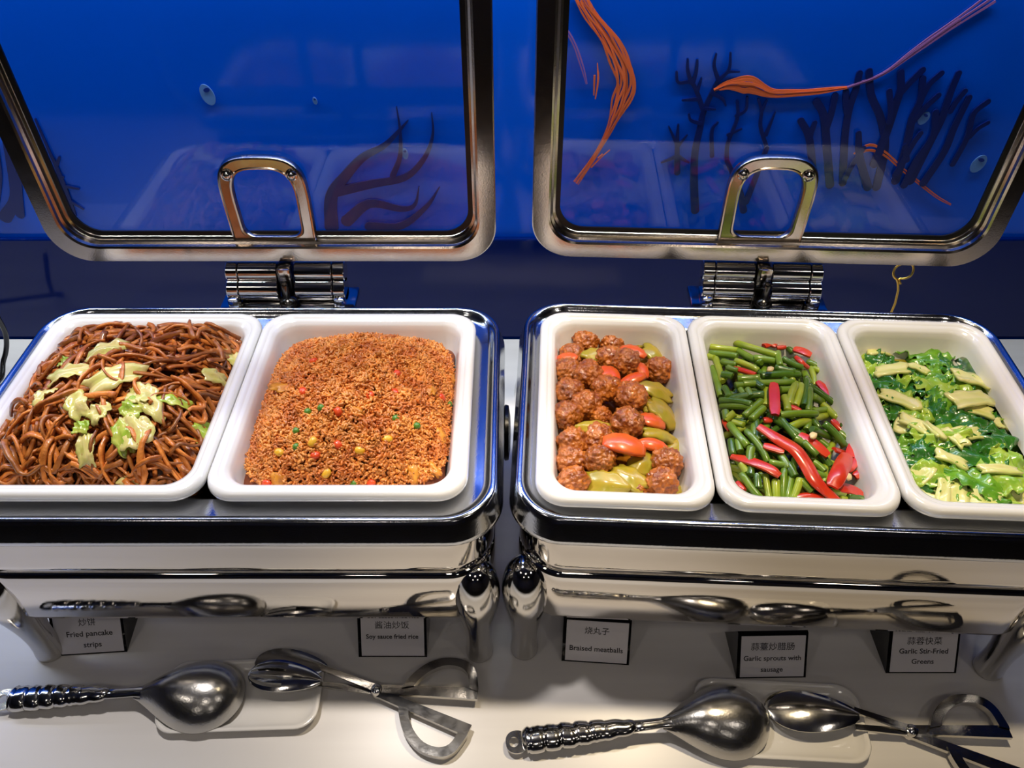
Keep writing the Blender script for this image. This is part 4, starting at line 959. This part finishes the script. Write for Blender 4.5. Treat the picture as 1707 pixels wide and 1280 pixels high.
def tongs(pivot, rz, head, slotted, mirror, label, open_ang, up_loop, low_loop, scale=1.0):
    """scissor tongs lying flat; local -x is the head, +x the finger loops"""
    root = empty('serving_tongs', (pivot[0], pivot[1], 0), rz)
    Z = 0.013
    def bar(p, q, w0, w1, z0, z1, t=0.0034):
        d = Vector((q[0] - p[0], q[1] - p[1])); n_ = Vector((-d.y, d.x)).normalized()
        V_ = []
        for (c, w_, z) in ((p, w0, z0), (q, w1, z1)):
            for s_ in (-1, 1):
                for h in (-t / 2, t / 2): V_.append((c[0] + n_.x * w_ / 2 * s_, c[1] + n_.y * w_ / 2 * s_, z + h))
        return V_, [(0, 1, 3, 2), (4, 6, 7, 5), (0, 4, 5, 1), (2, 3, 7, 6), (1, 5, 7, 3), (0, 2, 6, 4)]
    def loop_handle(sgn, ang, L, name, zz):
        c, s = math.cos(ang), math.sin(ang)
        def rot(x, y): return (c * x - s * y, s * x + c * y)
        parts = [bar((-0.006, 0), rot(L, 0), 0.0095, 0.0140, zz, zz, 0.0050)]
        # D loop standing off the bar: squarish outer end, long slope on the inner side
        po = [(L - 0.088, 0.0), (L - 0.080, 0.014), (L - 0.064, 0.030), (L - 0.042, 0.039), (L - 0.018, 0.037), (L - 0.005, 0.026), (L, 0.006), (L, 0.0)]
        pi_ = [(L - 0.074, 0.003), (L - 0.069, 0.011), (L - 0.057, 0.022), (L - 0.040, 0.0295), (L - 0.023, 0.028), (L - 0.0135, 0.020), (L - 0.0105, 0.006), (L - 0.0105, 0.003)]
        out = [rot(p[0], sgn * (p[1] + 0.002)) for p in smooth_path(po, 4)]; inn = [rot(p[0], sgn * (p[1] + 0.002)) for p in smooth_path(pi_, 4)]
        h = 0.0042
        lp = [[(x, y, zz - h) for x, y in out], [(x, y, zz + h) for x, y in out], [(x, y, zz + h) for x, y in inn], [(x, y, zz - h) for x, y in inn]]
        parts.append(loft(lp, closed=False, ring=True))
        V_, F_ = join(*parts)
        return obj(name, V_, F_, M['utensil'], root, angle=35)
    loop_handle(1, up_loop[0], up_loop[1], 'handle_loop', Z + 0.001)
    loop_handle(-1, low_loop[0], low_loop[1], 'handle_loop', Z - 0.003)
    hl, hwid = head; xa = -0.068 * scale
    # arms to the head
    obj('arm', *join(bar((0.006, 0.000), (xa, 0.012), 0.0085, 0.006, Z + 0.001, Z + 0.012)), M['utensil'], root, angle=35)
    obj('arm', *join(bar((0.006, 0.000), (xa, -0.004), 0.0085, 0.006, Z - 0.003, Z + 0.004)), M['utensil'], root, angle=35)
    def paddle(cy, z0, convex, slots, name, wk=1.0):
        """oval scoop; slots are real openings between tines"""
        nu = 26; nv = 29 if slots else 12; V_ = []; F_ = []
        for side in (0, 1):
            for i in range(nu):
                u = 1 - (1 - i / (nu - 1)) ** 1.5
                hf = wk * hwid * (math.sqrt(max(0.02, 1 - ((u - 0.62) / 0.385) ** 2)) if u > 0.62 else 0.2 + 0.8 * math.sin(PI / 2 * u / 0.62) ** 0.75)
                for j in range(nv):
                    v = 2 * j / (nv - 1) - 1
                    z = z0 + convex * ((1 - v * v) * math.sin(PI * (0.1 + 0.85 * u)) * 0.011) - 0.006 * u * u
                    V_.append((xa + 0.004 - hl * u, cy + v * hf, z - side * 0.0013))
        n = nu * nv
        hole = set()
        if slots:
            for i in range(9, nu - 3):
                for j in (3, 4, 5, 9, 10, 11, 16, 17, 18, 22, 23, 24): hole.add((i, j))
        for i in range(nu - 1):
            for j in range(nv - 1):
                if (i, j) in hole: continue
                a = i * nv + j; F_ += [(a, a + 1, a + nv + 1, a + nv), (n + a, n + a + nv, n + a + nv + 1, n + a + 1)]
                for (di, dj, e) in ((-1, 0, (a, a + 1)), (1, 0, (a + nv + 1, a + nv)), (0, -1, (a + nv, a)), (0, 1, (a + 1, a + nv + 1))):
                    ii, jj = i + di, j + dj
                    if ii < 0 or jj < 0 or ii >= nu - 1 or jj >= nv - 1 or (ii, jj) in hole: F_.append((e[1], e[0], e[0] + n, e[1] + n))
        return obj(name, V_, F_, M['utensil'], root, angle=50)
    if slotted:
        paddle(-0.003, Z + 0.012, 0.5, True, 'slotted_scoop', 0.86); paddle(0.015, Z + 0.008, -0.3, False, 'flat_scoop', 0.80)
    else:
        paddle(0.006, Z + 0.012, 0.55, False, 'flat_scoop'); paddle(0.013, Z - 0.001, -0.8, True, 'slotted_scoop')
    obj('pivot_rivet', *lathe([(0.0068, Z - 0.008), (0.0068, Z + 0.0035), (0.006, Z + 0.005), (0.0045, Z + 0.0054), (0.0035, Z + 0.0066), (0.001, Z + 0.0072)], 18), M['chrome'], root)
    return tag(root, label, 'tongs', 'steel serving tongs')
p_ = at(628, 1150, z=0.014)
tongs((p_.x, p_.y), math.radians(-8), (0.088, 0.0225), True, False, 'steel scissor tongs with slotted scoop facing up, beside the left spoon', 0, (math.radians(5.5), 0.117), (math.radians(-15), 0.118), 1.0)
p_ = at(1519, 1218, z=0.014)
tongs((p_.x, p_.y), math.radians(-6), (0.098, 0.0235), False, False, 'steel scissor tongs with smooth flat scoop facing up, beside the right spoon', 0, (math.radians(5), 0.108), (math.radians(-18), 0.125), 0.92)

# ------------------------------------------------------------------ small things behind the dishes
q0 = at(1492, 506, Y=0.90); q1 = at(1497, 472, Y=0.90); rc = at(1506, 452, Y=0.90)
st_ = [(q0.x - 0.006, 0.90, 0.004), (q0.x - 0.003, 0.90, 0.12), tuple(q0), tuple(q1)]
ringp = [(rc.x + 0.0135 * math.cos(a), 0.90 + 0.001 * math.sin(3 * a), rc.z + 0.0135 * math.sin(a)) for a in [math.radians(235 - 15 * i) for i in range(23)]]
V, F = tube([Vector(p) for p in smooth_path(st_ + ringp + [tuple(q1 + Vector((0.003, -0.002, 0)))], 2)], 0.0016, 8)
root = empty('wire_card_holder', (q0.x - 0.006, 0.90, 0))
obj('wire', [(x - root.location.x, y - root.location.y, z) for x, y, z in V], F, M['gold'], root, angle=None)
obj('foot', *lathe([(0.018, 0.0), (0.018, 0.003), (0.016, 0.005), (0.003, 0.006)], 20), M['gold'], root)
tag(root, 'thin gold wire clip with ring top behind the right chafing dish', 'card holder')
c0 = at(-6, 525, z=0.12); c1_ = at(10, 560, z=0.07); c2_ = at(6, 600, z=0.03); c3_ = at(-20, 640, z=0.004)
cpts = smooth_path([tuple(c0), tuple(c1_), tuple(c2_), tuple(c3_), (c3_.x - 0.2, c3_.y + 0.05, 0.0042)], 8)
o = obj('power_cable', *tube([Vector(p) for p in cpts], 0.004, 10), M['black'], angle=None)
tag(o, 'black power cable curling at the far left of the counter', 'cable')
